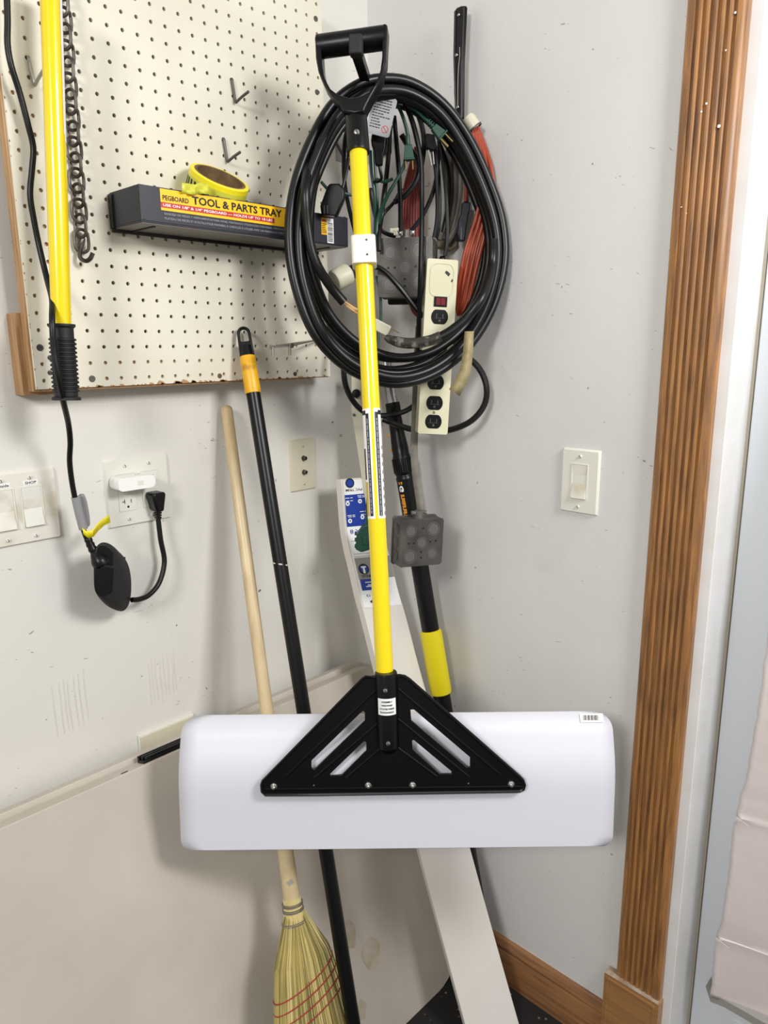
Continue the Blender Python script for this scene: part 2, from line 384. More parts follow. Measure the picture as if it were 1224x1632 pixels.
link('bottom_strip',bm,'gry',sh,False)
# ================================================================ wall plates
def plate(name,label,cat,cx,cz,w,h,m,wall='L',corner=.002):
    if wall=='L': ex,n,c=X,-Y,V(cx,0,cz)
    else: ex,n,c=-Y,-X,V(0,cx,cz)
    t=thing(name,label,cat,c)
    bm=BM(); slab(bm,rrect(c,ex,Z,w/2,h/2,corner),[],.0035,n)
    top=rrect(c+n*.0035,ex,Z,w/2-.0035,h/2-.0035,.002)
    vs=[v for v in bm.verts if abs((v.co-c).dot(n)-.0035)<1e-5]
    for v in vs:
        d=v.co-c; 
        v.co=c+ex*(d.dot(ex)*(w/2-.003)/(w/2))+Z*(d.dot(Z)*(h/2-.003)/(h/2))+n*.0055
    link('cover',bm,m,t,bev=.0012)
    return t,ex,n,c
def rocker(t,ex,n,c,cx,m,m2):
    p=c+ex*cx
    bm=BM(); slab(bm,rrect(p+n*.0052,ex,Z,.0175,.0345,.001),[rrect(p+n*.0052,ex,Z,.0155,.0325,.001)],.0014,n); link('bezel',bm,m,t,bev=.0004)
    bm=BM()
    w=.0150; hh=.032
    sec=[(hh,.0062),(0,.0050),(-hh,.0105)]
    va=[[bm.verts.new(p+ex*s*w+Z*z+n*d) for z,d in sec]+[bm.verts.new(p+ex*s*w+Z*z+n*.001) for z in (-hh,hh)] for s in (-1,1)]
    for i in range(5): bm.faces.new((va[0][i],va[0][(i+1)%5],va[1][(i+1)%5],va[1][i]))
    bm.faces.new(va[0][::-1]); bm.faces.new(va[1]); link('rocker',bm,m2,t,False,bev=.0006)
    bm=BM(); slab(bm,rrect(p+n*.0045,ex,Z,.0178,.0348,.001),[],.0009,n); link('gap_line',bm,'gry',t,False)
# right wall switch
t,ex,n,c=plate('light_switch','single white rocker light switch on the right wall beside the oak door casing','light switch',-.5555,1.2195,.079,.124,'plate','R')
rocker(t,ex,n,c,0,'plate','dirty')
for s in (-1,1): screw(c+Z*s*.0485+n*.0055,n,.0033,t,'plate')
# left triple switch
cx=-.757-.115+.0; 
t,ex,n,c=plate('light_switch','grimy white ganged switch plate labelled SHOP at the left edge','light switch',-.757-.106,1.2215,.212,.121,'dirty')
for gx in (.045,.001+0,-.045): rocker(t,ex,n,c,gx+.0185,'plate','dirty' if gx<.04 else 'plate')
for gx in (.0635,.0195,-.0265):
    for s in (-1,1): screw(c+ex*gx+Z*s*.0485+n*.0055,n,.0034,t,'plate')
decal('label_tape',c+ex*.0645+Z*.0400+n*.0056,ex,Z,.0115,.0037,n,'wht',t)
text('SHOP',lambda u,v:c+ex*(.0555+u)+Z*(.0377+v)+n*.0062,.018,.0046,'ink',t,bold=.02)
decal('label_tape',c+ex*.0195+Z*.0400+n*.0056,ex,Z,.0125,.0037,n,'wht',t)
text('Outside',lambda u,v:c+ex*(.0085+u)+Z*(.0377+v)+n*.0062,.022,.0046,'ink',t,bold=.02)
# double outlet
c0=V(-.6118,0,1.2205)
t,ex,n,c=plate('wall_outlet','white double-gang outlet plate below the pegboard with adapters plugged in','outlet',c0.x,c0.z,.125,.124,'plate')
for gx in (-.0231,.0231):
    bm=BM(); slab(bm,rrect(c+ex*gx+n*.0050,ex,Z,.0172,.0338,.0012),[],.0007,n); link('gap_line',bm,'gry',t,False)
    bm=BM(); slab(bm,rrect(c+ex*gx+n*.0050,ex,Z,.0168,.0334,.001),[],.0014,n); link('receptacle',bm,'plate',t,bev=.0003)
    for s in (1,-1):
        q=c+ex*gx+Z*(s*.0195 -.0)+n*.0064
        bm=BM(); box(bm,q-ex*.0062+Z*.0035,ex*.0007,Z*.0038,n*.0003)
        box(bm,q-ex*.0085+Z*.0035,ex*.0024,Z*.0007,n*.0003)
        box(bm,q+ex*.0062+Z*.0035,ex*.0007,Z*.0033,n*.0003)
        slab(bm,circ(q-Z*.0065,ex,Z,.0022,12),[],.0003,n); link('slot',bm,'ink',t,False)
for sx in (-.023,.023):
    for s in (-1,1): screw(c+ex*sx+Z*s*.0485+n*.0055,n,.0033,t,'plate')
# white smart adapter plugged in top-left
pa=L(222,768,.03)
ad=thing('plug_adapter','small white smart plug adapter in the top of the double outlet','plug adapter',V(c.x-.018,-.007,c.z+.018))
bm=BM(); slab(bm,rrect(V(c.x-.020,-.0075,c.z+.021),X,Z,.035,.0115,.008,6),[],-.034,Y); link('body',bm,'white2',ad,bev=.004,bseg=3)
bm=BM(); box(bm,V(c.x-.014,-.0418,c.z+.021),X*.0055,Z*.004,Y*.0002); link('button',bm,'plate',ad,False,bev=.0002)
bm=BM(); box(bm,V(c.x-.008,-.02,c.z+.0328),X*.005,Y*.0006,Z*.0002); link('vent_slot',bm,'gry',ad,False)
# flat black plug + GFCI adapter
gx=L(246,810,.03)
gf=thing('gfci_adapter','black in-line safety adapter hanging on a short cord from the outlet','plug adapter',L(180,975,.05))
pl=BM(); pc=V(c.x+.0245,-.0065,c.z-.020)
slab(pl,[pc+X*.0125+Z*.016,pc-X*.0125+Z*.016,pc-X*.0135+Z*.010,pc-X*.0075-Z*.020,pc+X*.0075-Z*.020,pc+X*.0135+Z*.010],[],-.028,Y); link('plug',pl,'blk',gf,bev=.004,bseg=3)
b0=pc-Y*.016-Z*.019
bm=BM()
for k in range(3): box(bm,b0-Z*(.004+k*.0045)+X*.0,X*(.0055-k*.0005),Y*.005,Z*.0016)
tube(bm,[b0+Z*.002,b0-Z*.016],.0042,10); link('strain_relief',bm,'blk',gf)
P=[b0-Z*.012]+[L(*q,o) for q,o in (((256,860),.026),((262,895),.030),((254,928),.036),((238,948),.042),((222,955),.046),((210,956),.05))]
bm=BM(); tube(bm,smoothpath(P,6),.0047,10); link('cord',bm,'cord',gf)
# body: front face polygon (towards camera-left) extruded to the right wall direction
D0=.088
l1=[(149,884),(149,915),(149,940),(155,949),(167,956),(179,951),(183,938),(184,905),(183,880),(176,869),(164,864),(153,869)]
l2=[(152,880),(152,915),(153,948),(164,964),(177,973),(191,973),(200,955),(202,915),(197,890),(184,868),(167,860),(156,865)]
l3=[(160,882),(160,915),(164,940),(172,960),(182,971),(193,977),(204,972),(210,955),(211,925),(207,900),(194,880),(172,868)]
loops=[[L(x,y,o) for x,y in l] for l,o in ((l1,D0),(l2,.066),(l3,.042))]
bm=BM(); VV=[[bm.verts.new(p) for p in l] for l in loops]
for A_,B_ in zip(VV,VV[1:]):
    for i in range(12): bm.faces.new((A_[i],A_[(i+1)%12],B_[(i+1)%12],B_[i]))
front=loops[0]; cF=sum(front,V(0,0,0))/12
for ring,top_ in ((VV[0],.985),(VV[2],.98)):
    cc_=sum((v.co for v in ring),V(0,0,0))/12; r2=[bm.verts.new(cc_+(v.co-cc_)*top_) for v in ring]
    for i in range(12): bm.faces.new((ring[i],ring[(i+1)%12],r2[(i+1)%12],r2[i]))
    bm.faces.new(r2)
o=link('body',bm,'matte',gf); ss_=o.modifiers.new('ss','SUBSURF'); ss_.levels=2; ss_.render_levels=2
nF=-(front[2]-front[0]).cross(front[5]-front[0]).normalized()
if nF.y>0: nF=-nF
bm=BM(); slab(bm,[L(x,y,D0+.0006) for x,y in ((151,902),(151,940),(156,948),(167,951),(179,944),(181,905))],[],.002,nF); link('cover_face',bm,'blk',gf,bev=.001)
bm=BM(); slab(bm,[L(x,y,D0+.0006) for x,y in ((153,876),(152,898),(180,901),(180,880),(168,870),(158,869))],[],.0015,nF); link('socket_face',bm,'blk',gf,bev=.001)
bm=BM()
for i in range(7):
    p=L(197-i*.3,890+i*11,.0455); box(bm,p,X*.003,Z*.0022,Y*.0008)
link('embossed_print',bm,'blk',gf,False)
# plug of the hanging cable, pushed in the adapter's top
# hanging black cable with plug
cb=thing('hanging_cable','black cable hanging down over the left edge of the pegboard to the adapter','cable',L(136,800,.06))
cp=[((10,-30),.085),((12,30),.085),((12,70),.085),((18,105),.085),((32,150),.08),((45,200),.078),((53,235),.075),((51,270),.073),((48,310),.072),((54,350),.07),((63,395),.07),((75,445),.085),((83,478),.12),((83,510),.148),((86,560),.15),((94,605),.15),((101,640),.135),((109,675),.10),((112,705),.085),((111,735),.075),((115,770),.07),((122,805),.068),((131,838),.068),((138,858),.07)]
P=[L(*q,o) for q,o in cp]; bm=BM(); tube(bm,smoothpath(P,5),.0044,10); link('cable',bm,'cord',cb)
bm=BM(); tube(bm,[L(120.5,792,.0685),L(127.5,822,.0685),L(133,843,.0685)],.0072,12); link('grey_sleeve',bm,'gslv',cb)
bm=BM(); tube(bm,smoothpath([L(127,789,.062),L(132,797,.062),L(137,822,.062),L(138,839,.062)],3),[.003]+[.006]*8+[.004],8); link('clip',bm,'gslv',cb)
bm=BM(); yp=[(132,846,.078),(139,852,.079),(148,850,.08),(156,840,.08),(165,832,.08),(175,827,.08)]
pu=[]; pd=[]
for x,y,o in yp: pu.append(bm.verts.new(L(x-1,y-5.5,o))); pd.append(bm.verts.new(L(x+1,y+5.5,o)))
for i in range(len(yp)-1): bm.faces.new((pu[i],pu[i+1],pd[i+1],pd[i]))
o=link('yellow_tag',bm,'yel2',cb); s_=o.modifiers.new('s','SOLIDIFY'); s_.thickness=.0006; s_.offset=0
bm=BM()
for k in (-2.6,-.2,2.2):
    P=[L(x,y+k,.0806) for x,y,_ in yp[2:]]; tube(bm,P,.00025,4)
link('tag_print',bm,'ink',cb,False)
P=[L(140,858,.072),L(144,868,.074),L(150,879,.078),L(158,892,.084),L(164,902,.088)]
bm=BM(); tube(bm,smoothpath(P,3),[.0058,.0068,.0058,.0072,.0062,.0078,.0066,.0095,.0115,.014,.0145,.014,.010],12); link('plug',bm,'blk',cb)
# coax plate
t,ex,n,c=plate('coax_plate','ivory wall plate with two coaxial jacks under the right of the pegboard','wall plate',-.2215,1.2205,.0715,.115,'ivory')
for s in (-1,1):
    screw(c+Z*s*.042+n*.0055,n,.0026,t,'ivory')
    q=c+Z*s*.0155+n*.0055
    bm=BM(); lathe(bm,[(.0055,0),(.0055,.002),(.0046,.002),(.0046,.008),(.0038,.0085),(.0038,.004),(0,.004)],q,n,12); link('jack',bm,'stld',t)
# small printed label on the wall behind the coil
p=L(545,236,.001); lb=decal('wall_label',V(p.x,-.0,p.z),X,Z,.018,.028,-Y,'gry',None,.0008)
tag(lb,'small faded printed label stuck on the wall behind the cable coil','label')
# ================================================================ pegboard
I=.0254; HX,HZ,PY=-.70287,1.425,-.056        # hole (0,0)
pg=thing('pegboard','large cream painted pegboard with plywood backing on the left wall','pegboard',V(-.43,-.03,HZ-.01))
bm=BM(); hr=.0031; n0,n1,m0,m1=-3,20,0,27
th=.0048
for i in range(n0,n1+1):
    for j in range(m0,m1+1):
        c=V(HX+i*I,PY,HZ+j*I); inn=[];out=[];bk=[]
        for k in range(16):
            a=2*math.pi*k/16; ca,sa=math.cos(a),math.sin(a); mx=max(abs(ca),abs(sa))
            out.append(bm.verts.new(c+V(ca/mx*I/2,0,sa/mx*I/2))); q=c+V(ca*hr,0,sa*hr); inn.append(bm.verts.new(q)); bk.append(bm.verts.new(q+Y*th))
        for k in range(16):
            k2=(k+1)%16; bm.faces.new((out[k],out[k2],inn[k2],inn[k])); bm.faces.new((inn[k],inn[k2],bk[k2],bk[k]))
bmesh.ops.remove_doubles(bm,verts=bm.verts,dist=1e-5)
xa,xb,za,zb_=HX+(n0-.5)*I,HX+(n1+.5)*I,HZ-.5*I,HZ+(m1+.5)*I
for p in ([V(xa,PY,za),V(xb,PY,za),V(xb,PY+th,za),V(xa,PY+th,za)],[V(xa,PY,za),V(xa,PY,zb_),V(xa,PY+th,zb_),V(xa,PY+th,za)],[V(xb,PY,za),V(xb,PY,zb_),V(xb,PY+th,zb_),V(xb,PY+th,za)]): quad(bm,p)
link('perforated_panel',bm,'peg',pg,False)
def wav(x0,x1,z0,z1,y0,y1,name='plywood_batten'):
    bm=BM(); abox(bm,x0,x1,y0,y1,z0,z1); return link(name,bm,'ply',pg,False,bev=.001)
wav(xa-.003,xa+.05,za-.004,zb_,PY+th,PY+th+.019); wav(xb-.05,xb,za-.002,zb_,PY+th,PY+th+.019)
wav(xa+.05,xb-.05,za-.004,za+.055,PY+th,PY+th+.019)
wav(xa-.012,xa+.05,za-.010,za+.115,PY+th+.019,0); wav(xb-.05,xb-.002,za-.002,zb_,PY+th+.019,0,'plywood_batten')
for px,py,s in ((63.5,554,1.25),(79.5,570,.9),(79.5,594,.9),(146.8,603.6,1.3),(503,30,1.2),(505,147,1.2),(350,599,1.1),(470,596,1.0)):
    p=L(px,py,.056); bm=BM(); lathe(bm,[(.0042*s,0),(.0040*s,.0012),(.0018*s,.0016),(0,.0008)],V(p.x,PY,p.z),-Y,14); link('screw',bm,'stld',pg)
bm=BM()
for k in range(70):                                   # chipped paint along the lower edge
    x=R.uniform(xa+.01,xb-.01); s=R.uniform(.001,.0032)*(2.0 if -.60<x<-.5 else 1)
    slab(bm,[V(x-s*1.6,PY-.0002,za-.0002),V(x-s*.6,PY-.0002,za+s*1.1),V(x+s*.7,PY-.0002,za+s*.7),V(x+s*1.7,PY-.0002,za-.0002)],[],-.0002,Y)
for k in range(40):
    z=R.uniform(za,zb_-.01); s=R.uniform(.0008,.002)
    slab(bm,[V(xa-.0002,PY-.0002,z-s),V(xa+s,PY-.0002,z),V(xa-.0002,PY-.0002,z+s*1.4)],[],-.0002,Y)
link('chipped_edge',bm,'ply',pg,False)
# ---- peg hooks
def hook(label,pts,r=.0024,m='scr',group=None,name='peg_hook'):
    P=smoothpath([Vector(p) for p in pts],5); bm=BM(); tube(bm,P,r,10); o=link(name,bm,m); tag(o,label,'hook',group)
    c=Vector(pts[0]); 
    return o
def hk(px,py,label,m,drop,out,up,dx=0):
    p=L(px,py,.056); q=V(p.x,PY,p.z)
    b=q-Z*drop-Y*.004+X*dx
    hook(label,[q+Y*.004,q-Y*.003-Z*.001,q-Y*.004-Z*.006,b+Z*.004,b-Y*.001,b-Y*.004-Z*.0005,b-Y*(out*.5)+Z*up*.5,b-Y*out+Z*up],m=m)
hk(44,91,'bright zinc peg hook left of the left yellow pole',"wire",.036,.040,.012,.004)
hk(368,126,'dark empty peg hook above the tape roll','stld',.037,.040,.008,.004)
hk(355,221,'dark peg hook just behind the yellow tape roll','stld',.037,.040,.008,.004)
# double prong shelf hook
dh=thing('double_peg_hook','silver double-prong peg hook low on the pegboard beside the black pole top','hook',L(500,545,.058))
bm=BM()
q1=L(430,553,.16); q2=L(464,551,.16)
for qe,qs in ((q1,L(512,541,.059)),(q2,L(520,538,.059))):
    tube(bm,smoothpath([qs,qs.lerp(qe,.5),qe],4),.0019,8)
tube(bm,[q1,q2],.0021,8); link('prong',bm,'wire',dh)
bm=BM()
for q in (q1+X*.006,q2-X*.004): tube(bm,[q,q-Z*.017],[.0026,.0026],8)
link('down_tab',bm,'wire',dh)
bm=BM(); lathe(bm,[(.0,0),(.004,0),(.004,.003),(0,.003)],q1,-Y,12); lathe(bm,[(.0,0),(.0045,0),(.0045,.003),(0,.003)],q2,-Y,12); link('end_loop',bm,'wire',dh)
# ================================================================ tray
tx0,tx1,ty0,ty1,tz0,tz1=-.647,-.214,-.152,-.0585,1.661,1.7145
ty=thing('pegboard_tray','dark tool and parts tray with yellow label hooked on the pegboard','tray',V(-.43,-.1,tz0))
bm=BM()
w=.0022
abox(bm,tx0,tx1,ty0,ty1,tz0,tz0+w); abox(bm,tx0,tx1,ty0,ty0+w,tz0+w,tz1); abox(bm,tx0,tx0+w,ty0+w,ty1-w,tz0+w,tz1); abox(bm,tx1-w,tx1,ty0+w,ty1-w,tz0+w,tz1); abox(bm,tx0,tx1,ty1-w,ty1,tz0+w,tz1)
link('tray_body',bm,'tray',ty,False,bev=.0006)
bm=BM(); abox(bm,tx0+.002,tx1-.002,ty0+.002,ty1-.008,tz0-.0012,tz0); link('bounce_lit_underside',bm,mat('tray_bounce_light_grey',(112,108,102),.5),ty,False)  # lighter grey plate paints the bounced light under the dark tray
bm=BM(); abox(bm,tx0-.001,tx1+.001,ty1-.006,ty1,tz0-.006,tz0); abox(bm,tx0+.03,tx0+.035,ty0+.02,ty1,tz0-.003,tz0); abox(bm,tx1-.035,tx1-.03,ty0+.02,ty1,tz0-.003,tz0)
abox(bm,tx0-.003,tx0,ty1-.01,ty1,tz0,tz1-.003); abox(bm,tx0+.004,tx0+.0085,ty0-.0008,ty0,tz0+.002,tz0+.005)
link('mounting_rib',bm,'ink',ty,False)
bm=BM()
for k in range(15): 
    x=tx0+.025+k*.0285; abox(bm,x,x+.004,ty0+.0002,ty0+.0016,tz1,tz1+.0012)
link('rim_nub',bm,'tray',ty,False)
fn=lambda x,z,d=0: V(x,ty0-.0003-d,z)
lx0,lx1=-.612,-.318
def fr(name,x0,x1,z0,z1,m,d): 
    bm=BM(); abox(bm,x0,x1,ty0-d-.0002,ty0-d,z0,z1); return link(name,bm,m,ty,False)
fr('yellow_label',lx0,lx1,tz0+.0205,tz1-.0016,'lyel',0); fr('red_band',lx0,-.392,tz0+.0245,tz0+.0325,'lred',.0002)
def tx(body,x,z,w_,h_,m,b=.02): text(body,lambda u,v:V(x+u,ty0-.0006,z+v),w_,h_,m,ty,bold=b)
tx('PEGBOARD',-.6085,tz0+.0355,.046,.0075,'ink',.025); tx('TOOL & PARTS TRAY',-.556,tz0+.0355,.181,.0125,'ink',.03)
tx('USE ON 1/8" & 1/4" PEGBOARD \u2014 HOLDS UP TO 18 LBS',-.6085,tz0+.0265,.212,.0042,'wht',.02)
tx('BANDEJA DE PIEZAS Y HERRAMIENTAS PARA PANEL PERFORADO UTILIZACI\u00d3N CON PANEL PERFORADO DE 0,3 CM Y 0,6 CM',-.607,tz0+.0135,.285,.0046,'ltx',.01)
tx("PLATEAU DE PI\u00c8CES ET D'OUTILS POUR PANNEAU \u00c0 CHEVILLES \u00c0 UTILISER AVEC UN PANNEAU \u00c0 CHEVILLES DE 0,3 CM ET 0,6 CM",-.607,tz0+.0070,.292,.0046,'ltx',.01)
fr('yellow_label',-.282,-.268,tz0+.017,tz0+.046,'lyel',0); fr('white_barcode_label',-.268,-.2515,tz0+.003,tz0+.047,'wht',0)
bm=BM(); z=tz0+.006
while z<tz0+.039:
    h_=R.choice((.0005,.0005,.0009,.0013)); abox(bm,-.2665,-.254,ty0-.0005,ty0-.0002,z,z+h_); z+=h_+R.choice((.0006,.0009,.0012))
for k in range(6): abox(bm,-.281,-.281+R.uniform(.007,.012),ty0-.0005,ty0-.0002,tz0+.020+k*.003,tz0+.0212+k*.003)
link('barcode',bm,'ink',ty,False)
fr('red_mark',-.281,-.270,tz0+.040,tz0+.044,'lred',.0002)
# ================================================================ tape roll
tc=L(347,283,.105); tr=thing('tape_roll','roll of yellow and black barrier tape standing tilted in the tray','tape roll',tc)
ax=(cd*-.62+Z*.64+X*.28-Y*.0).normalized()
top=L(351,282,.118); tcv=(CAM-top).normalized(); ax=(tcv*.50+(cr*.27+cu*.96)*.87).normalized(); Ro,Ri,Hh=.0505,.0420,.064
a_=X; 
bm=BM(); lathe(bm,[(Ri+.002,0),(Ri+.002,.0002),(Ro-.001,0),(Ro,-.001),(Ro,-.009)],top,ax,40); link('yellow_face',bm,'tape',tr)
bm=BM(); lathe(bm,[(Ro,-.009),(Ro,-Hh),(Ri,-Hh)],top,ax,40); link('tape_side',bm,'tapes',tr)
bm=BM(); lathe(bm,[(Ri+.002,.0003),(Ri,.0006),(Ri-.0022,0),(Ri-.0022,-Hh),(Ri+.002,-Hh)],top,ax,40); link('cardboard_core',bm,'ctn',tr)
a1=(X-ax*X.dot(ax)).normalized(); b1=ax.cross(a1)
bm=BM()
a1=(cr-ax*cr.dot(ax)).normalized(); b1=ax.cross(a1)
for th0 in range(-175,-125,11):
    a=math.radians(th0); a2=math.radians(th0+6)
    quad(bm,[top+(a1*math.cos(q)+b1*math.sin(q))*(Ro+.0004)-ax*(.013+s*.026)+(0 if s==0 else 0)*a1 for q,s in ((a,0),(a2,0),(a2+.07,1),(a+.07,1))])
link('black_stripe',bm,'ink',tr,False)
def onroll(u,v): 
    q=math.radians(-105)+u/Ro; return top+(a1*math.cos(q)+b1*math.sin(q))*(Ro+.0005)-ax*(.034-v)
text('CAUTION',onroll,.075,.014,'ink',tr,bold=.01)
bm=BM(); q0=L(295,300,.145); gg=[]
for i in range(7):
    row=[]
    for j in range(4):
        p=L(290+i*7.0,291+j*5.6+((i*5)%4),.157+.004*math.sin(i*2.1+j)); row.append(bm.verts.new(p))
    gg.append(row)
for i in range(6):
    for j in range(3): bm.faces.new((gg[i][j],gg[i+1][j],gg[i+1][j+1],gg[i][j+1]))
o=link('loose_tape_end',bm,'tapes',tr); s_=o.modifiers.new('s','SOLIDIFY'); s_.thickness=.0004
# ================================================================ chain
ch=thing('chain','dark steel chain with an end hook hanging on the pegboard','chain',L(128,395,.066))
c0_,c1_=L(97,-22,.066),L(130,384,.066)
nl=17; pit=(c1_-c0_).length/(nl-1); dirn=(c1_-c0_).normalized()
def oval(c,d,s,Lh,Wh,r,seg=22):
    P=[]
    for k in range(seg):
        a=2*math.pi*k/seg; ca,sa=math.cos(a),math.sin(a); P.append(c+d*((Lh-Wh)*(1 if ca>0 else -1)*min(1,abs(ca)*3)+Wh*ca)+s*(Wh*sa))
    return P
for k in range(nl):
    c=c0_+dirn*(pit*k); w_=(X*1.0-Y*.25) if k%2==0 else (X*.40-Y*.92)
    w_=(w_-dirn*w_.dot(dirn)).normalized()
    bm=BM(); tube(bm,oval(c,dirn,w_,pit*.5+.0062,.0104,.0026),.0025,8,closed=True); link('link',bm,'chain',ch)
P=[L(126,392,.064),L(129,386,.066),L(133,380,.066),L(129,396,.066),L(127,404,.068),L(129,412,.072),L(137,416,.078),L(144,412,.083),L(148,403,.086)]
bm=BM(); tube(bm,smoothpath(P,5),.0034,8); link('end_hook',bm,'chain',ch)
# ================================================================ yellow pole (left)
yp_=thing('yellow_pole','yellow pole with ribbed black grip hanging in front of the pegboard','pole',L(106,640,.13))
T0,T1=L(80,-30,.125),L(98,520,.125); dv=(T1-T0).normalized()
bm=BM(); tube(bm,[T0,T1],.0140,20); link('yellow_tube',bm,'yel',yp_)
bm=BM(); G1=L(106.5,641,.127); gv=(G1-T1).normalized(); ln=(G1-T1).length
pf=[(0,0),(.0195,0),(.0195,.003),(.0165,.006),(.0165,.020)]
h_=.020
while h_<ln-.012: pf+=[(.0192,h_+.001),(.0192,h_+.0032),(.0168,h_+.004),(.0168,h_+.0055)]; h_+=.0062
pf+=[(.0165,ln-.006),(.0205,ln-.004),(.0205,ln),(0,ln)]
lathe(bm,pf,T1-gv*.003,gv,20); link('grip',bm,'grip',yp_)
bm=BM()                                                # clear label edge on the tube
def ontube(P0,d,rad,face,ang,h):
    a=(face-d*face.dot(d)).normalized(); b=d.cross(a); return P0+d*h+(a*math.cos(ang)+b*math.sin(ang))*rad
tocam=(CAM-T0).normalized()
gr=[[bm.verts.new(ontube(T0,dv,.0143,tocam,a,h)) for a in [math.radians(-x) for x in (52,60,70,80,90,100)]] for h in (0,.05,.1,.15,.195,.205)]
for i in range(5):
    for j in range(5):
        if i==4 and j==0: continue
        bm.faces.new((gr[i][j],gr[i+1][j],gr[i+1][j+1],gr[i][j+1]))
link('sticker',bm,'wht',yp_)
# ================================================================ broom
BT,BN=L(361,650,.018),L(466,1440,.305)
bd=(BN-BT).normalized(); floorP=BT+bd*(BT.z/-bd.z)
br=thing('corn_broom','corn broom with pale wooden handle leaning on the wall behind the snow pusher','broom',V(floorP.x,floorP.y,0))
bm=BM(); tube(bm,[BT-bd*.004,BT-bd*.0005,BT+bd*.004,BT+bd*.3,BT.lerp(BN,.7),BN-bd*.01,BN+bd*.03],[.0055,.0098,.0112,.0118,.0125,.0155,.0150],20); link('handle',bm,'wood',br)
p=L(457,1390,.273); nn=(CAM-p).normalized(); a=(X-nn*X.dot(nn)).normalized(); bm=BM()
for k in range(3):
    q=[]
for i in range(4):
    pass
cc=BT.lerp(BN,(BT.z-p.z)/(BT.z-BN.z)); nn=(CAM-cc); nn=(nn-bd*nn.dot(bd)).normalized(); a=bd.cross(nn)
box(bm,cc+nn*.0150-a*.001,(a+bd*.5).normalized()*.0050,(bd-a*.5).normalized()*.004,nn*.0006); link('small_sticker',bm,'gry',br,False)
# bristles: local frame, wide axis along wall
wx=(X-bd*X.dot(bd)).normalized(); wy=bd.cross(wx).normalized(); wy = wy if wy.y<0 else -wy
Ltot=(floorP-BN).length
def prof_w(s): # half width along s metres below the neck
    ks=[(0,.0165),(.018,.018),(.035,.026),(.06,.045),(.09,.056),(.14,.070),(.2,.080),(.3,.094),(.5,.11)]
    for (a,b),(c,d) in zip(ks,ks[1:]):
        if s<=c: return b+(d-b)*(s-a)/(c-a)
    return ks[-1][1]
def prof_t(s): return .0155 if s<.02 else (.0155+min(1,(s-.02)/.05)*.011 if s<.12 else .0265)
O=BN+bd*.002
def bpt(s,u,v): sh=.018*min(1,s/.3)*1.0; return O+bd*s+wx*(u*prof_w(s)+sh)+wy*(v*prof_t(s))
bm=BM(); rings=[]
for i in range(20):
    s=i/19*(Ltot-.012); rings.append([bm.verts.new(bpt(s,.9*math.cos(2*math.pi*k/24),.85*math.sin(2*math.pi*k/24))) for k in range(24)])
for A_,B_ in zip(rings,rings[1:]):
    for k in range(24): bm.faces.new((A_[k],A_[(k+1)%24],B_[(k+1)%24],B_[k]))
link('bristle_core',bm,'straw2',br)
bm=BM()
for k in range(950):
    a=R.uniform(0,2*math.pi); f=.9+R.random()*.13
    if k%3: a=R.uniform(-.15*math.pi,1.15*math.pi)
    u=math.cos(a)*f; v=math.sin(a)*f; s0=R.uniform(.012,.02); s1=Ltot-.01-R.random()*.01
    P=[];u1=u+R.uniform(-.05,.05)
    for i in range(7):
        t_=i/6; s=s0+(s1-s0)*t_; P.append(bpt(s,u+(u1-u)*t_,v))
    mi=R.choice((0,0,0,1,2,2)); tube(bm,P,R.uniform(.0008,.0015),3,cap=False,mi=mi)
o=link('bristles',bm,['straw','straw2','straw3'],br); o['kind']='stuff'
bm=BM()
for s in (-.004,.006,.028):
    for q in range(2):
        P=[O+bd*(s+q*.0035)+wx*((prof_w(max(s,0))+.002)*math.cos(2*math.pi*k/24))+wy*((prof_t(0)+.003)*math.sin(2*math.pi*k/24)) for k in range(24)]
        tube(bm,P,.0013,6,closed=True)
link('binding_wire',bm,'wire',br)
bm=BM(); 
for k in range(90):
    a=2*math.pi*k/90; tube(bm,[O+bd*-.014*R.uniform(.7,1)+wx*(.0158*math.cos(a))+wy*(.0158*math.sin(a)),O+bd*.014+wx*(.0178*math.cos(a+.5))+wy*(.0172*math.sin(a+.5)),O+bd*.03+wx*(.022*math.cos(a+.6))+wy*(.0182*math.sin(a+.6))],.0009,3)
o=link('neck_straw',bm,'straw3',br); o['kind']='stuff'
for k in range(4):
    bm=BM(); P=[]
    for i in range(29):
        a=2*math.pi*i/28; u=math.cos(a); s=.128+k*.0195-.017*u*1.0
        P.append(bpt(s,u*1.03,math.sin(a)*1.08))
    tube(bm,P[:-1],.0012,5,closed=True); link('stitching',bm,'rthread',br)
# ================================================================ black pole with yellow sleeve
PT,PB_=L(393,560,.085),L(563,1632,.425)
pd_=(PB_-PT).normalized(); fl=PT+pd_*(PT.z/-pd_.z)
bp=thing('black_pole','slim black pole with worn yellow sleeve and hanging loop leaning in front of the broom','pole',V(fl.x,fl.y,0))
sl1=L(402,626,0); 
def onPole(py):
    # point on the pole line whose photo row is py
    lo_,hi_=-.2,2.2
    for _ in range(50):
        mid_=(lo_+hi_)/2; q=PT+pd_*mid_-CAM; row=816-F*q.dot(cu)/q.dot(cd)
        if row<py: lo_=mid_
        else: hi_=mid_
    return PT+pd_*lo_
s0,s1=onPole(568),onPole(627)
bm=BM(); tube(bm,[s1-pd_*.002,fl],.0132,18); link('shaft',bm,'blkm',bp)
bm=BM(); tube(bm,[s0,s0+pd_*.002,s1-pd_*.002,s1],[.0138,.0145,.0150,.0145],18); link('yellow_sleeve',bm,'dyel',bp)
tl=onPole(521); hv=(CAM-tl).normalized(); hv=(hv-pd_*hv.dot(pd_)).normalized(); wv=pd_.cross(hv); Lh=(s0-tl).length
bm=BM(); out=[];
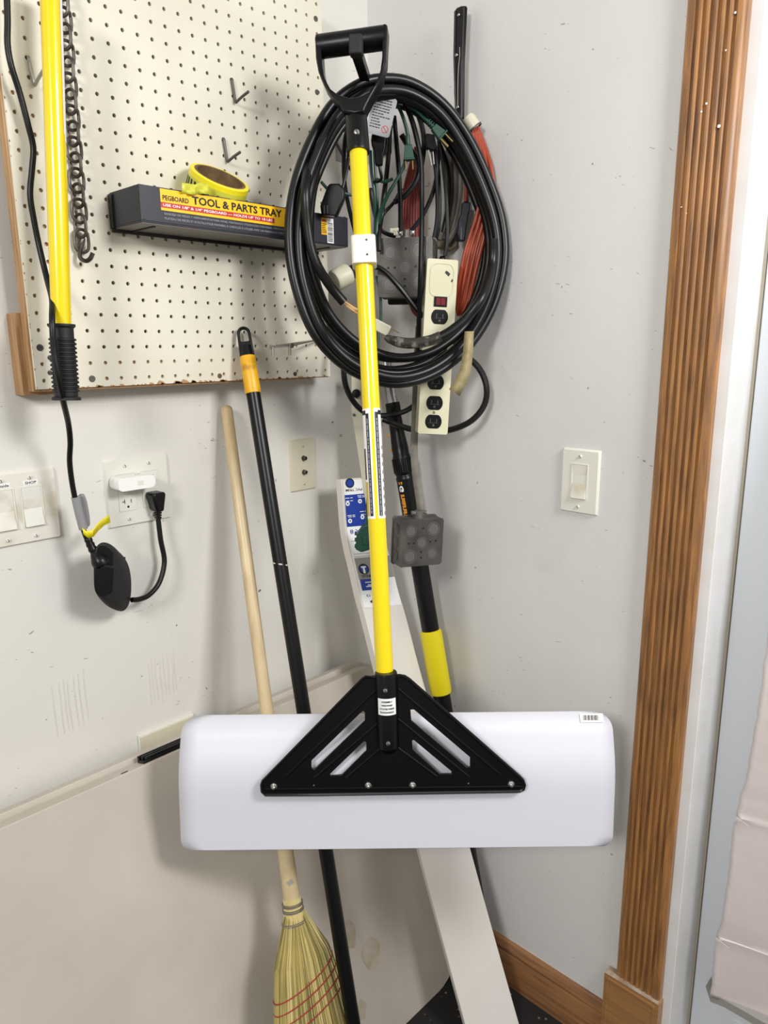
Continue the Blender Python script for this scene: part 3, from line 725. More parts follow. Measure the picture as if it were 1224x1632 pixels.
for k in range(13): a=math.pi*k/12; out.append(tl+pd_*.0125+wv*(.0125*math.cos(a))-pd_*(.0125*math.sin(a)))
out+= [s0-wv*.0138+pd_*.002,s0+wv*.0138+pd_*.002]
if (out[0]-out[-1]).length>(out[0]-out[-2]).length: out[-1],out[-2]=out[-2],out[-1]
hole=[tl+pd_*.0125+wv*(.0072*math.cos(math.pi*k/8))-pd_*(.0078*math.sin(math.pi*k/8)) for k in range(9)]+[tl+pd_*.0285-wv*.0078,tl+pd_*.0285+wv*.0078]
if (hole[8]-hole[9]).length>(hole[8]-hole[10]).length: hole[9],hole[10]=hole[10],hole[9]
slab(bm,[p-hv*.006 for p in out],[[p-hv*.006 for p in hole]],.011,hv); link('hanging_loop',bm,'blk',bp,bev=.002)
bm=BM(); tube(bm,[s0-pd_*.02,s0+pd_*.002],[.0105,.0138],16); link('neck',bm,'blk',bp)
bm=BM(); q=onPole(899); tube(bm,[q+wv*.012-pd_*.004+hv*.0065,q+hv*.0137,q-wv*.012+pd_*.004+hv*.0065],.0012,5); link('paint_mark',bm,'nyl',bp)
# ================================================================ folded table
tb=thing('folding_table','beige folded plastic table leaning against the left wall behind the broom','folding table',V(-.9,-.2,0))
zt=.742; TBx0,TBx1=-1.9,-.052
bot=V(0,-.335,.0); topf=V(0,-.100,zt); sv=(topf-bot).normalized(); Hs=(topf-bot).length; nv=V(0,-sv.z,sv.y)   # outward normal
def tpt(x,s,d): return V(x,0,0)+bot+sv*s+nv*(-d)
def outline(x0,x1,s0,s1,r,d):
    P=[]
    for cxx,cs,a0 in ((x1-r,s1-r,0),(x0+r,s1-r,90),(x0+r,s0+r,180),(x1-r,s0+r,270)):
        rr=r
        for k in range(9): a=math.radians(a0+90*k/8); P.append(tpt(cxx+math.cos(a)*rr,cs+math.sin(a)*rr,d))
    return P
bm=BM(); slab(bm,outline(TBx0,TBx1,0,Hs,.085,0),[],.040,-nv); link('tabletop_panel',bm,'tab',tb,bev=.005,bseg=3)
bm=BM(); slab(bm,outline(TBx0,TBx1,.004,Hs+.010,.085,.0440),[],.028,-nv); link('tabletop_panel',bm,'tab',tb,bev=.005,bseg=3)
bm=BM(); slab(bm,outline(TBx0+.01,TBx1-.01,.012,Hs-.006,.08,.0395),[],.0055,-nv); link('fold_gap',bm,'matte',tb,False)
hx=L(258,1190,.075)
h0,h1=tpt(hx.x-.047,Hs,.020),tpt(hx.x+.085,Hs,.020)
bm=BM()
for k in range(3):
    q=-nv*(.0075*(k-1)); box(bm,(h0+h1)/2+q+sv*(.0015*k+.0035),(h1-h0)/2-X*(.003*(2-k)),nv*.0031,sv*.006)
box(bm,(h0+h1)/2+sv*.001,(h1-h0)/2,nv*.0125,sv*.004)
link('carry_handle',bm,'blk',tb,bev=.0015)
bm=BM(); p=L(193,1227,.08); box(bm,tpt(p.x,Hs+.0002,.008),X*.006,-nv*.0018,sv*.0006); link('dark_nick',bm,'ink',tb,False)
wp=thing('cover_strip','cream plastic cover strip fixed on the wall just above the folded table','cover plate',V(-.6,-.002,.72))
p1,p2=L(220,1173,.004),L(308,1139,.004)
bm=BM(); abox(bm,p1.x,p2.x,-.006,0,.66,p1.z); link('strip',bm,'plate',wp,False,bev=.001)
bm=BM(); abox(bm,p1.x+.003,p2.x-.003,-.0085,-.006,.66,p1.z-.003); link('raised_face',bm,'ivory',wp,False,bev=.001)
# stains on the table
bm=BM()
for px,py,a,b in ((557,1490,.018,.030),(592,1520,.026,.034),(575,1610,.016,.02)):
    v=ray(px,py); t_=(bot-CAM).dot(nv)/v.dot(nv); c=CAM+v*t_+nv*.0003
    slab(bm,[c+X*(a*math.cos(q)*(1+.12*math.sin(3*q)))+sv*(b*math.sin(q)*(1+.1*math.cos(5*q))) for q in [2*math.pi*k/28 for k in range(28)]],[],.0002,nv)
link('water_stain',bm,mat('table_stain',(168,156,134),.55,c2=(184,174,157),nscale=40),tb,False)
# ================================================================ white PVC board
bl=[(544,764,1.555,60,.085),(547,800,1.55,60,.085),(550,840,1.54,60,.085),(556,875,1.53,61,.083),(563,905,1.52,62,.08),(573,950,1.51,63,.08),(584,990,1.50,64,.078),(607,1085,1.465,66,.07),(643,1235,1.42,74,.05),(668,1355,1.375,81,.038),(703,1490,1.335,83,.032),(741,1632,1.285,85,.03)]
bo=thing('white_board','long white trim board with blue printed label leaning in the corner','board',A(785,1640,1.33))
bm=BM(); rows=[]
PLf=[A(x,y,D) for x,y,D,_,_ in bl]; PRt=[A(x+w_,y-5,D+e_) for x,y,D,w_,e_ in bl]
PLf=smoothpath(PLf,3); PRt=smoothpath(PRt,3)
def ext(P): 
    d=(P[-1]-P[-2]).normalized(); P.append(P[-1]+d*(P[-1].z-.001)/-d.z if P[-1].z>.003 else P[-1]+d*.0005)
ext(PLf); ext(PRt)
for i,(a,b) in enumerate(zip(PLf,PRt)):
    t_=(PLf[min(i+1,len(PLf)-1)]-PLf[max(i-1,0)]).normalized(); wv_=(b-a).normalized(); nn=wv_.cross(t_).normalized()
    if nn.dot(FWD)<0: nn=-nn
    a2=a+nn*.019-RT*.0; b2=b+nn*.019
    rows.append([bm.verts.new(q) for q in (a,b,b2,a2)])
for A_,B_ in zip(rows,rows[1:]):
    for k in range(4): bm.faces.new((A_[k],A_[(k+1)%4],B_[(k+1)%4],B_[k]))
bm.faces.new(rows[0]); bm.faces.new(rows[-1][::-1]); link('board',bm,'trim',bo,bev=.0015)
bw=[ (b-a).length for a,b in zip(PLf,PRt)]
import bisect
cum=[0]
for i in range(1,len(PLf)): cum.append(cum[-1]+(PLf[i]-PLf[i-1]).length)
def bs(u,s,d=.0006):      # u across 0..1 , s metres down from top
    s=max(0,min(s,cum[-1]-.001)); i=min(max(bisect.bisect_right(cum,s)-1,0),len(cum)-2); t_=(s-cum[i])/(cum[i+1]-cum[i])
    a=PLf[i].lerp(PLf[i+1],t_); b=PRt[i].lerp(PRt[i+1],t_); tt=(PLf[i+1]-PLf[i]).normalized(); nn=(b-a).normalized().cross(tt).normalized()
    if nn.dot(FWD)>0: nn=-nn
    return a.lerp(b,u)+nn*d
def bpatch(name,u0,u1,s0,s1,m,d=.0006,n=8):
    bm=BM(); g=[[bm.verts.new(bs(u0+(u1-u0)*j/2,s0+(s1-s0)*i/n,d)) for j in range(3)] for i in range(n+1)]
    for i in range(n):
        for j in range(2): bm.faces.new((g[i][j],g[i][j+1],g[i+1][j+1],g[i+1][j]))
    return link(name,bm,m,bo,False)
def bdisc(bm,u,s,ru,d,sq=1,w_=.105):
    c=bs(u,s,d); e1=(bs(u+.05,s,d)-c).normalized(); e2=(bs(u,s+.01,d)-c).normalized()
    bm.faces.new([bm.verts.new(c+e1*(ru*math.cos(2*math.pi*k/20))+e2*(ru*sq*math.sin(2*math.pi*k/20))) for k in range(20)])
def SR(py):
    best=0
    for i in range(400):
        q=cum[-1]*i/400; P=bs(0,q)-CAM
        if 816-F*P.dot(cu)/P.dot(cd)>=py: return q
    return cum[-1]
bpatch('sticker',.03,.98,SR(766),SR(968),'wht',.0006,24)
bpatch('grey_panel',.07,.98,SR(888),SR(924),'gry',.0009,10)
bpatch('blue_panel',.04,.62,SR(788),SR(839),'blue',.0009,14); bpatch('blue_panel',.09,.62,SR(924),SR(940),'blue',.0009,6)
def bdisc2(bm,u,py,r_px,d):
    c=bs(u,SR(py),d); e1=(bs(u+.02,SR(py),d)-c).normalized(); e2=(bs(u,SR(py)+.01,d)-c).normalized(); k=r_px*1.58/F
    bm.faces.new([bm.verts.new(c+e1*(k*1.25*math.cos(2*math.pi*q/24))+e2*(k*math.sin(2*math.pi*q/24))) for q in range(24)])
for u,py,ra,rb_,d in ((.20,769,8,6,.0010),(.24,907,9,6.5,.0013)):
    bm=BM(); bdisc2(bm,u,py,ra,d); link('dark_ring',bm,'ink',bo,False)
    bm=BM(); bdisc2(bm,u,py,rb_,d+.0003); link('round_emblem',bm,'blue',bo,False)
SP=((.10,803),(.42,800),(.13,829),(.46,826))
bm=BM()
for u,py in SP: bdisc2(bm,u,py,3.6,.0013)
link('icon_disc',bm,'wht',bo,False)
bm=BM()
for u,py in SP: bdisc2(bm,u,py,1.4,.0016)
link('icon_mark',bm,'blue',bo,False)
bm=BM()
def bar(u0,u1,py,h_=1.0,d=.0014):
    s_=SR(py); k=h_*1.55/F; quad(bm,[bs(u0,s_,d),bs(u1,s_,d),bs(u1,s_+k,d),bs(u0,s_+k,d)])
for u,py in SP:
    for q in (0,1): 
        bar(u-.06+.02*q,u+.05,py-9+q*2.6); bar(u+.07,u+.14,py-9+q*2.6)
for q in range(3): bar(.2+.05*(q%2),.58,927+q*4,1.6)
P=[(.17,903),(.30,903),(.30,905),(.26,905),(.26,913),(.21,913),(.21,905),(.17,905)]; bm.faces.new([bm.verts.new(bs(u,SR(py),.0021)) for u,py in P])
link('white_print',bm,'wht',bo,False)
def btx(body,u1,py,wu,h_px,m='ink'):     # print rotated half a turn; py = upper row
    hs=h_px*1.58/F; s0_=SR(py); text(body,lambda a,b:bs(u1-a,s0_+hs-(hs-b),.0012),wu,hs,m,bo,bold=.01)
btx('1/2 X 8',.62,843,.52,7,'blue'); btx('PVC TRIM',.50,778,.42,4); btx('MATTE',.62,851,.26,3); btx('FINISH BOARD',.66,857,.40,3); btx('FOR EXTERIOR USE',.66,872,.40,3); btx('TRIM BOARD',.44,916,.30,5); btx('MINI 12',.52,947,.36,4)
bm=BM()
bar(.08,.9,863,.7); bar(.08,.9,883,.7); bar(.08,.9,886,.7); link('rule_line',bm,'gry',bo,False)
bm=BM()
for P in ([(.33,954),(.20,959),(.30,966),(.37,965),(.27,959),(.40,954)],[(.46,955),(.36,962),(.46,969),(.53,968),(.43,962),(.53,955)]):
    bm.faces.new([bm.verts.new(bs(u,SR(py),.0012)) for u,py in P])
link('chevron_mark',bm,'ink',bo,False)
# ================================================================ cream strip behind the pole
q0,q1=A(566,592,1.60),A(606,830,1.56)
cs=thing('cream_metal_strip','narrow cream metal strip with rivets hanging behind the yellow pole','metal strip',q1)
bm=BM(); pts=[A(560,592,1.62),A(603,592,1.62),A(610,655,1.61),A(612,830,1.59),A(600,905,1.58),A(587,830,1.59),A(560,655,1.61)]
slab(bm,pts,[],.003,FWD); link('strip',bm,'strip',cs,False,bev=.0008)
for px,py in ((563,661),(577,779)): screw(A(px+1,py,1.604),-FWD,.0030,cs,'stld','rivet',False)
bm=BM(); lathe(bm,[(.0095,0),(.0095,.007),(.007,.010),(0,.011)],A(568,627,1.61),-FWD,16); link('black_knob',bm,'blk',cs)
# ================================================================ telescoping pole
E0,E1=A(614,575,1.625),A(704,1110,1.535); ed=(E1-E0).normalized(); ef=E0+ed*(E0.z/-ed.z)
tp=thing('telescoping_pole','thick black telescoping pole with yellow foam sleeve leaning in the corner','pole',V(ef.x,ef.y,0))
def onE(py):
    lo_,hi_=-.2,2.2
    for _ in range(50):
        mid_=(lo_+hi_)/2; q=E0+ed*mid_-CAM; row=816-F*q.dot(cu)/q.dot(cd)
        if row<py: lo_=mid_
        else: hi_=mid_
    return lo_
def EP(py): return E0+ed*onE(py)
bm=BM(); tube(bm,[EP(578),EP(645)],.0130,20); link('inner_tube',bm,mat('bright_aluminium',(190,190,192),.25,.95),tp)
h=lambda py:onE(py)
bm=BM(); lathe(bm,[(0,h(642)),(.0160,h(642)),(.0165,h(655)),(.0150,h(657)),(.0160,h(690)),(.0185,h(712)),(.0185,h(725)),(.0200,h(727)),(.0205,h(755)),(.0185,h(757)),(.0190,h(759)),(.0205,h(761)),(.0200,h(765)),(.0195,h(767)),(.0198,h(900)),(.0198,h(1010))]+[(.0198,(fl-fl).length+(ef-E0).length-.0),(0,(ef-E0).length)],E0,ed,28); link('outer_tube',bm,'blkm',tp)
bm=BM()
tocE=(CAM-EP(740)); tocE=(tocE-ed*tocE.dot(ed)).normalized(); eb=ed.cross(tocE)
for a in range(-80,100,14):
    q=math.radians(a); dr_=tocE*math.cos(q)+eb*math.sin(q); box(bm,EP(741)+dr_*.0212,ed*.016,dr_*.0012,ed.cross(dr_)*.0016)
link('lock_collar_ribs',bm,'blk',tp)
bm=BM(); lathe(bm,[(.0198,h(1004)),(.0240,h(1006)),(.0245,h(1012)),(.0245,h(1098)),(.0235,h(1104)),(.0198,h(1105))],E0,ed,28); link('yellow_foam_sleeve',bm,'yel2',tp)
def wrapE(py0,ang0,rad):
    H0=onE(py0)
    def f(u,v): # u along pole downward, v around to the left
        q=ang0+v/rad; return E0+ed*(H0+u)+(tocE*math.cos(q)+eb*math.sin(q))*(rad+.0004)
    return f
sgn=1 if eb.dot(RT)<0 else -1
def wE(py0,ang0): 
    f=wrapE(py0,0,.0199); H0=onE(py0)
    return lambda u,v: E0+ed*(H0+u)+(tocE*math.cos(ang0+v/.0199)+eb*sgn*math.sin(ang0+v/.0199))*.0203
text('::',wE(766,math.radians(22)),.006,.010,'orl',tp,bold=.06); text('G',wE(772,math.radians(20)),.014,.011,'wht',tp,bold=.05); text('nann',wE(786,math.radians(22)),.050,.010,'orl',tp,bold=.05)
bm=BM()
for py,r_ in ((692,.004),(715,.004),(735,.0035)):
    q=EP(py)-tocE*.004+eb*sgn*(.0185); lathe(bm,[(0,0),(r_,0),(r_*.6,.004),(0,.005)],q,eb*sgn,8)
link('yellow_residue',bm,'dyel',tp)
# ================================================================ hook arm in the corner
ha=thing('corner_hook_arm','black square hook arm with rubber cap projecting from the corner','hook',V(-.02,-.02,1.9))
H1=A(567,78,1.292); H0=A(592,155,1.48)+(A(592,155,1.48)-H1)*1.22; hd=(H0-H1).normalized()
bm=BM(); e1=hd.cross(Z).normalized(); e2=e1.cross(hd).normalized(); box(bm,(H0+H1)/2,hd*((H0-H1).length/2),e1*.0082,e2*.0082); link('arm',bm,'blkm',ha,bev=.0015)
bm=BM(); Hc=H1+hd*.004; box(bm,Hc+e2*.006,hd*.010,e1*.0105,e2*.0145); link('rubber_cap',bm,'matte',ha,bev=.003,bseg=3)
bm=BM(); lathe(bm,[(0,0),(.03,0),(.03,.004),(0,.004)],H0+V(.008,.008,0)-hd*.01,V(-.7,-.7,0),20); link('wall_plate',bm,'blkm',ha)
# ================================================================ snow pusher
DT,DB=1.318,1.125
PPt,PPb=A(570.5,232,1.300),A(613.5,1082,DB); pv=(PPb-PPt).normalized(); PL_=(PPb-PPt).length
sp=thing('snow_pusher','wide white plastic snow pusher with yellow pole and black D-grip hanging in front','snow pusher',A(632,1350,1.10))
tocP=(CAM-PPt.lerp(PPb,.5)); tocP=(tocP-pv*tocP.dot(pv)).normalized(); pe=pv.cross(tocP).normalized()
if pe.dot(RT)<0: pe=-pe
bm=BM(); tube(bm,[PPt,PPb],.0147,28); link('pole',bm,'yel',sp)
def row(py,P0=PPt,d=pv):
    lo_,hi_=-.2,1.6
    for _ in range(50):
        m_=(lo_+hi_)/2; q=P0+d*m_-CAM; rr=816-F*q.dot(cu)/q.dot(cd)
        if rr<py: lo_=m_
        else: hi_=m_
    return lo_
def PP(py): return PPt+pv*row(py)
# pole label: white frames with black strips
def ppatch(name,a0,a1,y0,y1,m,rad,n=5):
    bm=BM(); h0,h1=row(y0),row(y1); g=[]
    for i in range(2):
        hh=(h0,h1)[i]; g.append([bm.verts.new(PPt+pv*hh+(tocP*math.cos(q)+pe*math.sin(q))*rad) for q in [math.radians(a0+(a1-a0)*j/n) for j in range(n+1)]])
    for j in range(n): bm.faces.new((g[0][j],g[0][j+1],g[1][j+1],g[1][j]))
    return link(name,bm,m,sp)
ppatch('pole_label',-85,-9,652,826,'wht',.0149,10); ppatch('pole_label',11,85,652,826,'wht',.0149,10)
ppatch('label_strip',-42,-20,660,822,'ink',.0151); ppatch('label_strip',19,43,658,822,'ink',.0151)
ppatch('label_strip',-85,-42,655,662,'ink',.0151,8); ppatch('label_strip',43,85,655,662,'ink',.0151,8)
ppatch('label_strip',-85,-58,715,764,mat('dark_brown_print',(60,34,26),.5),.0151,6); ppatch('label_strip',-85,-50,768,822,mat('gold_print',(206,170,70),.5),.0151,6)
bm=BM(); 
for ang in (-31,31):
    hh=row(668)
    while hh<row(818):
        l=R.uniform(.003,.01); q=math.radians(ang); dr_=tocP*math.cos(q)+pe*math.sin(q); tv=pv.cross(dr_); box(bm,PPt+pv*(hh+l/2)+dr_*.0153,pv*(l/2),tv*.0009,dr_*.0001); hh+=l+.0014
link('fine_print',bm,'ltx',sp,False)
bm=BM()
for k in range(9):
    hh=row(714+k*13); q=math.radians(72); dr_=tocP*math.cos(q)+pe*math.sin(q); lathe(bm,[(0,0),(.0034,0),(0,.0003)],PPt+pv*hh+dr_*.0152,dr_,10)
link('half_round_print',bm,'gry',sp)
# white nylon clamp on the pole
cl0,cl1=PP(380),PP(424)
bm=BM(); c=(cl0+cl1)/2; hl=(cl1-cl0).length/2
slab(bm,rrect(c-pv*hl+pe*.0008,pe,tocP,.0200,.0195,.007,3),[],hl*2,pv); o=link('nylon_collar',bm,'nyl',sp,bev=.0015)
for py in (389,412): screw(PP(py)+pe*.006+tocP*.0195,tocP,.0018,sp,'stld','screw',False)
# collar sleeve + D grip
def GD(px,py): return A(px,py,1.326-(px-560)*.00015-(py-120)*.00022)
c0p,c1p=A(567,180,1.318),PPt+pv*.012
bm=BM(); tube(bm,[c0p,c0p.lerp(c1p,.1),c0p.lerp(c1p,.95),c1p],[.0165,.0182,.0190,.0182],24); link('collar',bm,'blk',sp)
screw(A(568.5,211,1.2862),tocP,.0048,sp)
go=[(504,66),(505,76),(506,100),(510,121.6),(520,144.6),(530.4,159.4),(543,173),(550,186),(567,189),(582,186),(586,175.5),(592.4,163.4),(603,144.6),(611,124),(616.5,105),(617.5,84),(619,54),(619,47),(611,46),(610.8,60),(610.6,97.4),(607.3,124.3),(597.8,144.6),(589.7,154),(576.3,160.7),(560,163.4),(541.2,158),(529,148.6),(519.6,131),(516,111),(515,94),(513,62)]
nG=(GD(500,100)-GD(620,100)).cross(GD(560,50)-GD(560,180)).normalized()
if nG.dot(FWD)<0: nG=-nG
bm=BM(); slab(bm,[GD(x,y)-nG*.015 for x,y in go],[],.030,nG); link('grip_frame',bm,'blk',sp,bev=.0035,bseg=3)
bm=BM(); b0_,b1_=GD(506.5,75),GD(615,60); bx=(b1_-b0_).normalized(); lathe(bm,[(0,0),(.0178,0),(.0182,.002),(.0182,(b1_-b0_).length-.002),(.0178,(b1_-b0_).length),(0,(b1_-b0_).length)],b0_,bx,28); link('grip_bar',bm,'blk',sp)
# blade
bp_=[(1138,1.172),(1144,1.163),(1153,1.153),(1166,1.143),(1184,1.134),(1210,1.1225),(1234,1.1150),(1258,1.1105),(1300,1.106),(1351,1.100)]
BC=[A(632.5,y,D) for y,D in bp_]; BC=smoothpath(BC,3)
cum2=[0]
for i in range(1,len(BC)): cum2.append(cum2[-1]+(BC[i]-BC[i-1]).length)
tot=cum2[-1]; HW=.370; RC=.022; Lr=(RT+Z*.002).normalized()
bm=BM(); g=[]
ss=sorted(set([0,.001,.003,.006,.010,.015,.021,.028,.034]+[tot-x for x in (0,.001,.003,.006,.010,.015,.020)]+[q for q in cum2 if .0005<q<tot-.0005]))
for s in ss:
    i=min(max(bisect.bisect_right(cum2,s)-1,0),len(cum2)-2); t_=(s-cum2[i])/(cum2[i+1]-cum2[i]); c=BC[i].lerp(BC[i+1],t_)
    RC=.034 if s<tot/2 else .020; e=min(s,tot-s); hw=HW if e>=RC else HW-RC+math.sqrt(max(0,RC*RC-(RC-e)**2))
    g.append([bm.verts.new(c+Lr*(hw*k/12)) for k in range(-12,13)])
for A_,B_ in zip(g,g[1:]):
    for k in range(24): bm.faces.new((A_[k],A_[k+1],B_[k+1],B_[k]))
o=link('blade',bm,'poly',sp); s_=o.modifiers.new('s','SOLIDIFY'); s_.thickness=.005; s_.offset=0
for v in o.data.polygons: pass
# barcode sticker on blade
def bladeP(px,py,d=.0042):      # point on blade front at photo position
    best=None
    for i in range(len(BC)-1):
        c=BC[i]; t_=(BC[i+1]-c).normalized(); n_=Lr.cross(t_).normalized()
        if n_.dot(FWD)>0: n_=-n_
        v=ray(px,py); tt=(c-CAM).dot(n_)/v.dot(n_); P=CAM+v*tt; s=(P-c).dot(t_)
        if -.001<=s<=(BC[i+1]-c).length+.001: return P+n_*d
    return P
bm=BM(); g=[[bm.verts.new(bladeP(923+ (37)*j/3 - (0 if i==0 else 0)+ i*.4,1140.5+i*3.2-(.6*j/3))) for j in range(4)] for i in range(5)]
for i in range(4):
    for j in range(3): bm.faces.new((g[i][j],g[i][j+1],g[i+1][j+1],g[i+1][j]))
link('barcode_sticker',bm,'wht',sp)
bm=BM(); x=929
while x<953:
    w_=R.choice((.5,.5,.9,1.3)); quad(bm,[bladeP(x,1143,.0048),bladeP(x+w_,1143,.0048),bladeP(x+w_+.4,1150.5,.0048),bladeP(x+.4,1150.5,.0048)]); x+=w_+R.choice((.6,.9,1.2))
link('barcode',bm,'ink',sp,False)
# bracket
def BD(py): return 1.1245+(py-1075)*(1.1010-1.1245)/190
def BP(px,py): 
    # point on the bracket plane
    return CAM+ray(px,py)*((B0-CAM).dot(nB)/ray(px,py).dot(nB))
B0=A(625,1265,1.0985); B1=A(613,1075,1.1215); nB=(B1-B0).cross(Lr).normalized()
if nB.dot(FWD)>0: nB=-nB
out=[(589,1077),(583,1076),(577,1080),(417,1244),(415,1250),(416,1261),(421,1266),(500,1265.5),(830,1260),(836,1257),(838,1250),(835,1242),(829,1236),(652,1080),(645,1075.5),(636,1074),(630,1075),(600,1076)]
h_=[[(496.6,1211),(578.5,1131.3),(581.5,1134),(581.5,1147),(500.7,1225),(496.6,1222)],[(525.9,1232.4),(580.4,1179.8),(583.8,1181),(583.8,1194.8),(544.7,1233.5),(527.8,1234.7)],[(654,1130),(659.3,1129.4),(748.7,1205.4),(748.7,1220.4),(743.9,1221.5),(655.5,1147)],[(656.7,1179),(659.3,1178),(719.4,1228),(719.4,1231.7),(700.6,1231.7),(657.4,1193)]]
bm=BM(); slab(bm,[BP(*p) for p in out],[[BP(*p) for p in q] for q in h_],.004,nB); o=link('bracket',bm,'blk',sp,bev=.0008)
bm=BM()
rim=[BP(*p)+nB*.004 for p in out]; rim=[BP(626,1180).lerp(p,.988)+nB*.0 for p in rim]
tube(bm,rim,.0028,6,closed=True)
for a,b in (((600,1098),(456,1236)),((604,1150),(502,1238)),((606,1192),(552,1238)),((634,1096),(795,1232)),((634,1144),(746,1236)),((634,1190),(696,1236)),((424,1256),(833,1252))):
    tube(bm,[BP(*a)+nB*.0045,BP(*b)+nB*.004],.0022,6)
o=link('bracket_ribs',bm,'blk',sp)
bm=BM(); t0,t1=BP(615,1070),BP(619,1190); tv=(t1-t0).normalized(); tube(bm,[t0+nB*.002,t0+tv*.004+nB*.002,t1-tv*.002+nB*-.0,t1+nB*-.004],[.0178,.0190,.0185,.0150],24); link('socket',bm,'blk',sp)
so_=.0205
for px,py in ((614,1094),(618.5,1177)): screw(BP(px,py)+nB*(so_-.001),nB,.0040,sp)
for px,py in ((437,1251.5),(587,1250),(657.5,1249.5),(814,1248)):
    c=BP(px,py)+nB*.004; bm=BM(); lathe(bm,[(.0058,0),(.0058,.001),(.0042,.0012),(.0042,.004)],c,nB,14); lathe(bm,[(.0042,.004),(.003,.0045),(.0022,.0045),(.0022,.008),(0,.0085)],c,nB,6); link('bolt',bm,'scr',sp)
for px,py in ((500.5,1250),(746,1247)): screw(BP(px,py)+nB*.004,nB,.0015,sp,'scr','rivet',False)
# sticker on socket
bm=BM(); cS=t0+tv*.0; g=[]
hs0=(BP(614,1107)-t0).dot(tv); hs1=(BP(614,1133)-t0).dot(tv)
eS=tv.cross(nB).normalized(); eS=eS if eS.dot(RT)>0 else -eS
def onS(u,h): q=u/.0195; return t0+nB*.0015+tv*(hs0+h)+(nB*math.cos(q)+eS*math.sin(q))*.0193
W2=.0165
g=[[bm.verts.new(onS(-W2+2*W2*j/8,(hs1-hs0)*i/2)) for j in range(9)] for i in range(3)]
for i in range(2):
    for j in range(8): bm.faces.new((g[i][j],g[i][j+1],g[i+1][j+1],g[i+1][j]))
link('assembly_sticker',bm,'wht',sp)
HS=hs1-hs0
for k,(b_,w_) in enumerate((('ASSEMBLY',.019),('HARDWARE',.019),('LOCATED INSIDE',.026),('BLADE/HANDLE',.024))):
    text(b_,lambda u,v,k=k,w_=w_:onS(-w_/2+u,HS*(.24+.21*k)-v)+nB*.0005,w_,.0030,'ink',sp,bold=.03)
# ================================================================ cable coil
def CDp(x,y): return 1.43+.00041*(x-632)-.000085*(y-370)
base=[(606,124),(655,131),(705,165),(745,220),(778,290),(799,355),(803,420),(786,490),(752,550),(705,592),(655,611),(606,609),(550,583),(502,530),(473,455),(462,380),(468,305),(490,235),(525,170),(565,136)]
co=thing('cable_coil','large coil of thick black rubber cable hung from the corner hook','cable coil',A(632,612,1.41))
cfg=[(1.0,1.0,0,0,-.028),(.965,.955,-4,-4,-.006),(.93,.925,2,6,-.036),(.90,.90,-6,0,.014),(.865,.855,4,-6,-.014),(.835,.815,-2,4,.030),(.88,.97,12,-2,.036),(.955,.90,8,8,.012)]
for i,(fx,fy,dx,dy,dD) in enumerate(cfg):
    P=[]; ph=R.uniform(0,6.28)
    for k,(x,y) in enumerate(base):
        w_=1+.012*math.sin(2*math.pi*k/len(base)*2+ph)
        xx=632+(x-632)*fx*w_+dx; yy=372+(y-372)*fy*w_+dy
        if y<200: yy=yy*.55+ (y+ (1-fy)*170)*.45
        P.append(A(xx,yy,CDp(xx,yy)+dD+.006*math.sin(k*.9+ph)))
    bm=BM(); tube(bm,smoothpath(P,5,True),.0086 if i!=5 else .0070,12,closed=True); link('loop',bm,'rub',co)
# loose outer end: shiny taped end and stripped wires
P=[A(x,y,1.365+.0002*(x-640)+(.05 if y<440 else 0)) for x,y in ((786,380),(784,425),(770,470),(745,505),(715,530),(690,541),(668,545))]
bm=BM(); tube(bm,smoothpath(P,5),.0090,12); link('cable_end',bm,'rub',co)
P=[A(x,y,1.362) for x,y in ((702,536),(684,543),(660,547),(640,546),(622,541),(614,536))]
bm=BM(); tube(bm,smoothpath(P,4),[.0096]*14+[.009,.008,.0075,.007,.006,.005,.004],12); link('taped_end',bm,'vinyl',co)
P=[A(x,y,1.33+.0003*(x-500)+(.04 if y<260 else 0)) for x,y in ((548,170),(515,215),(494,255),(487,300),(490,360),(500,410),(522,450),(548,482))]
bm=BM(); tube(bm,smoothpath(P,5),.0084,12); link('cable_end',bm,'rub',co)
bm=BM()
for k,dx in enumerate((0,4,-3)):
    tube(bm,smoothpath([A(546+dx*.5,480,1.345),A(556+dx,488,1.35),A(572+dx,497+k,1.355),A(600,515+3*k,1.40)],4),.0022,6,mi=0)
link('stripped_wires',bm,'copp',co)
P=[A(x,y,1.375) for x,y in ((612,538),(632,550),(660,552),(692,547))]
bm=BM(); tube(bm,smoothpath(P,4),.0020,6); link('green_wire',bm,mat('yellow_green_wire',(140,145,40),.5),co)
# tan tape on the coil
bm=BM(); tp_=[(748,528,.0),(746,560,0),(742,590,0),(732,612,0),(724,626,0)]; g=[]
for i,(x,y,_) in enumerate(tp_):
    w_=(7.5,8,9,9,8.5)[i]; tl_=(0,0,2,6,9)[i]
    g.append([bm.verts.new(A(x-w_,y-tl_*.6,1.385)),bm.verts.new(A(x,y,1.380)),bm.verts.new(A(x+w_,y+tl_*.6,1.388))])
for A_,B_ in zip(g,g[1:]):
    for k in range(2): bm.faces.new((A_[k],A_[k+1],B_[k+1],B_[k]))
o=link('tan_tape',bm,'tan',co); s_=o.modifiers.new('s','SOLIDIFY'); s_.thickness=.0012
# ================================================================ cords inside the coil
def cord(name,label,pts,r,m,group=None,n=5,flat=None,cat='cord',parent=None):
    P=[A(*p) for p in pts]; bm=BM(); tube(bm,smoothpath(P,n),r,8,flat=flat); o=link(name,bm,m,parent)
    if parent is None: tag(o,label,cat,group)
    return o
def prong(bm,c,d,s,l=.016):
    for k in (-1,1): box(bm,c+d*(l/2)+s*(k*.0063),d*(l/2),s*.0009,s.cross(d)*.0032)
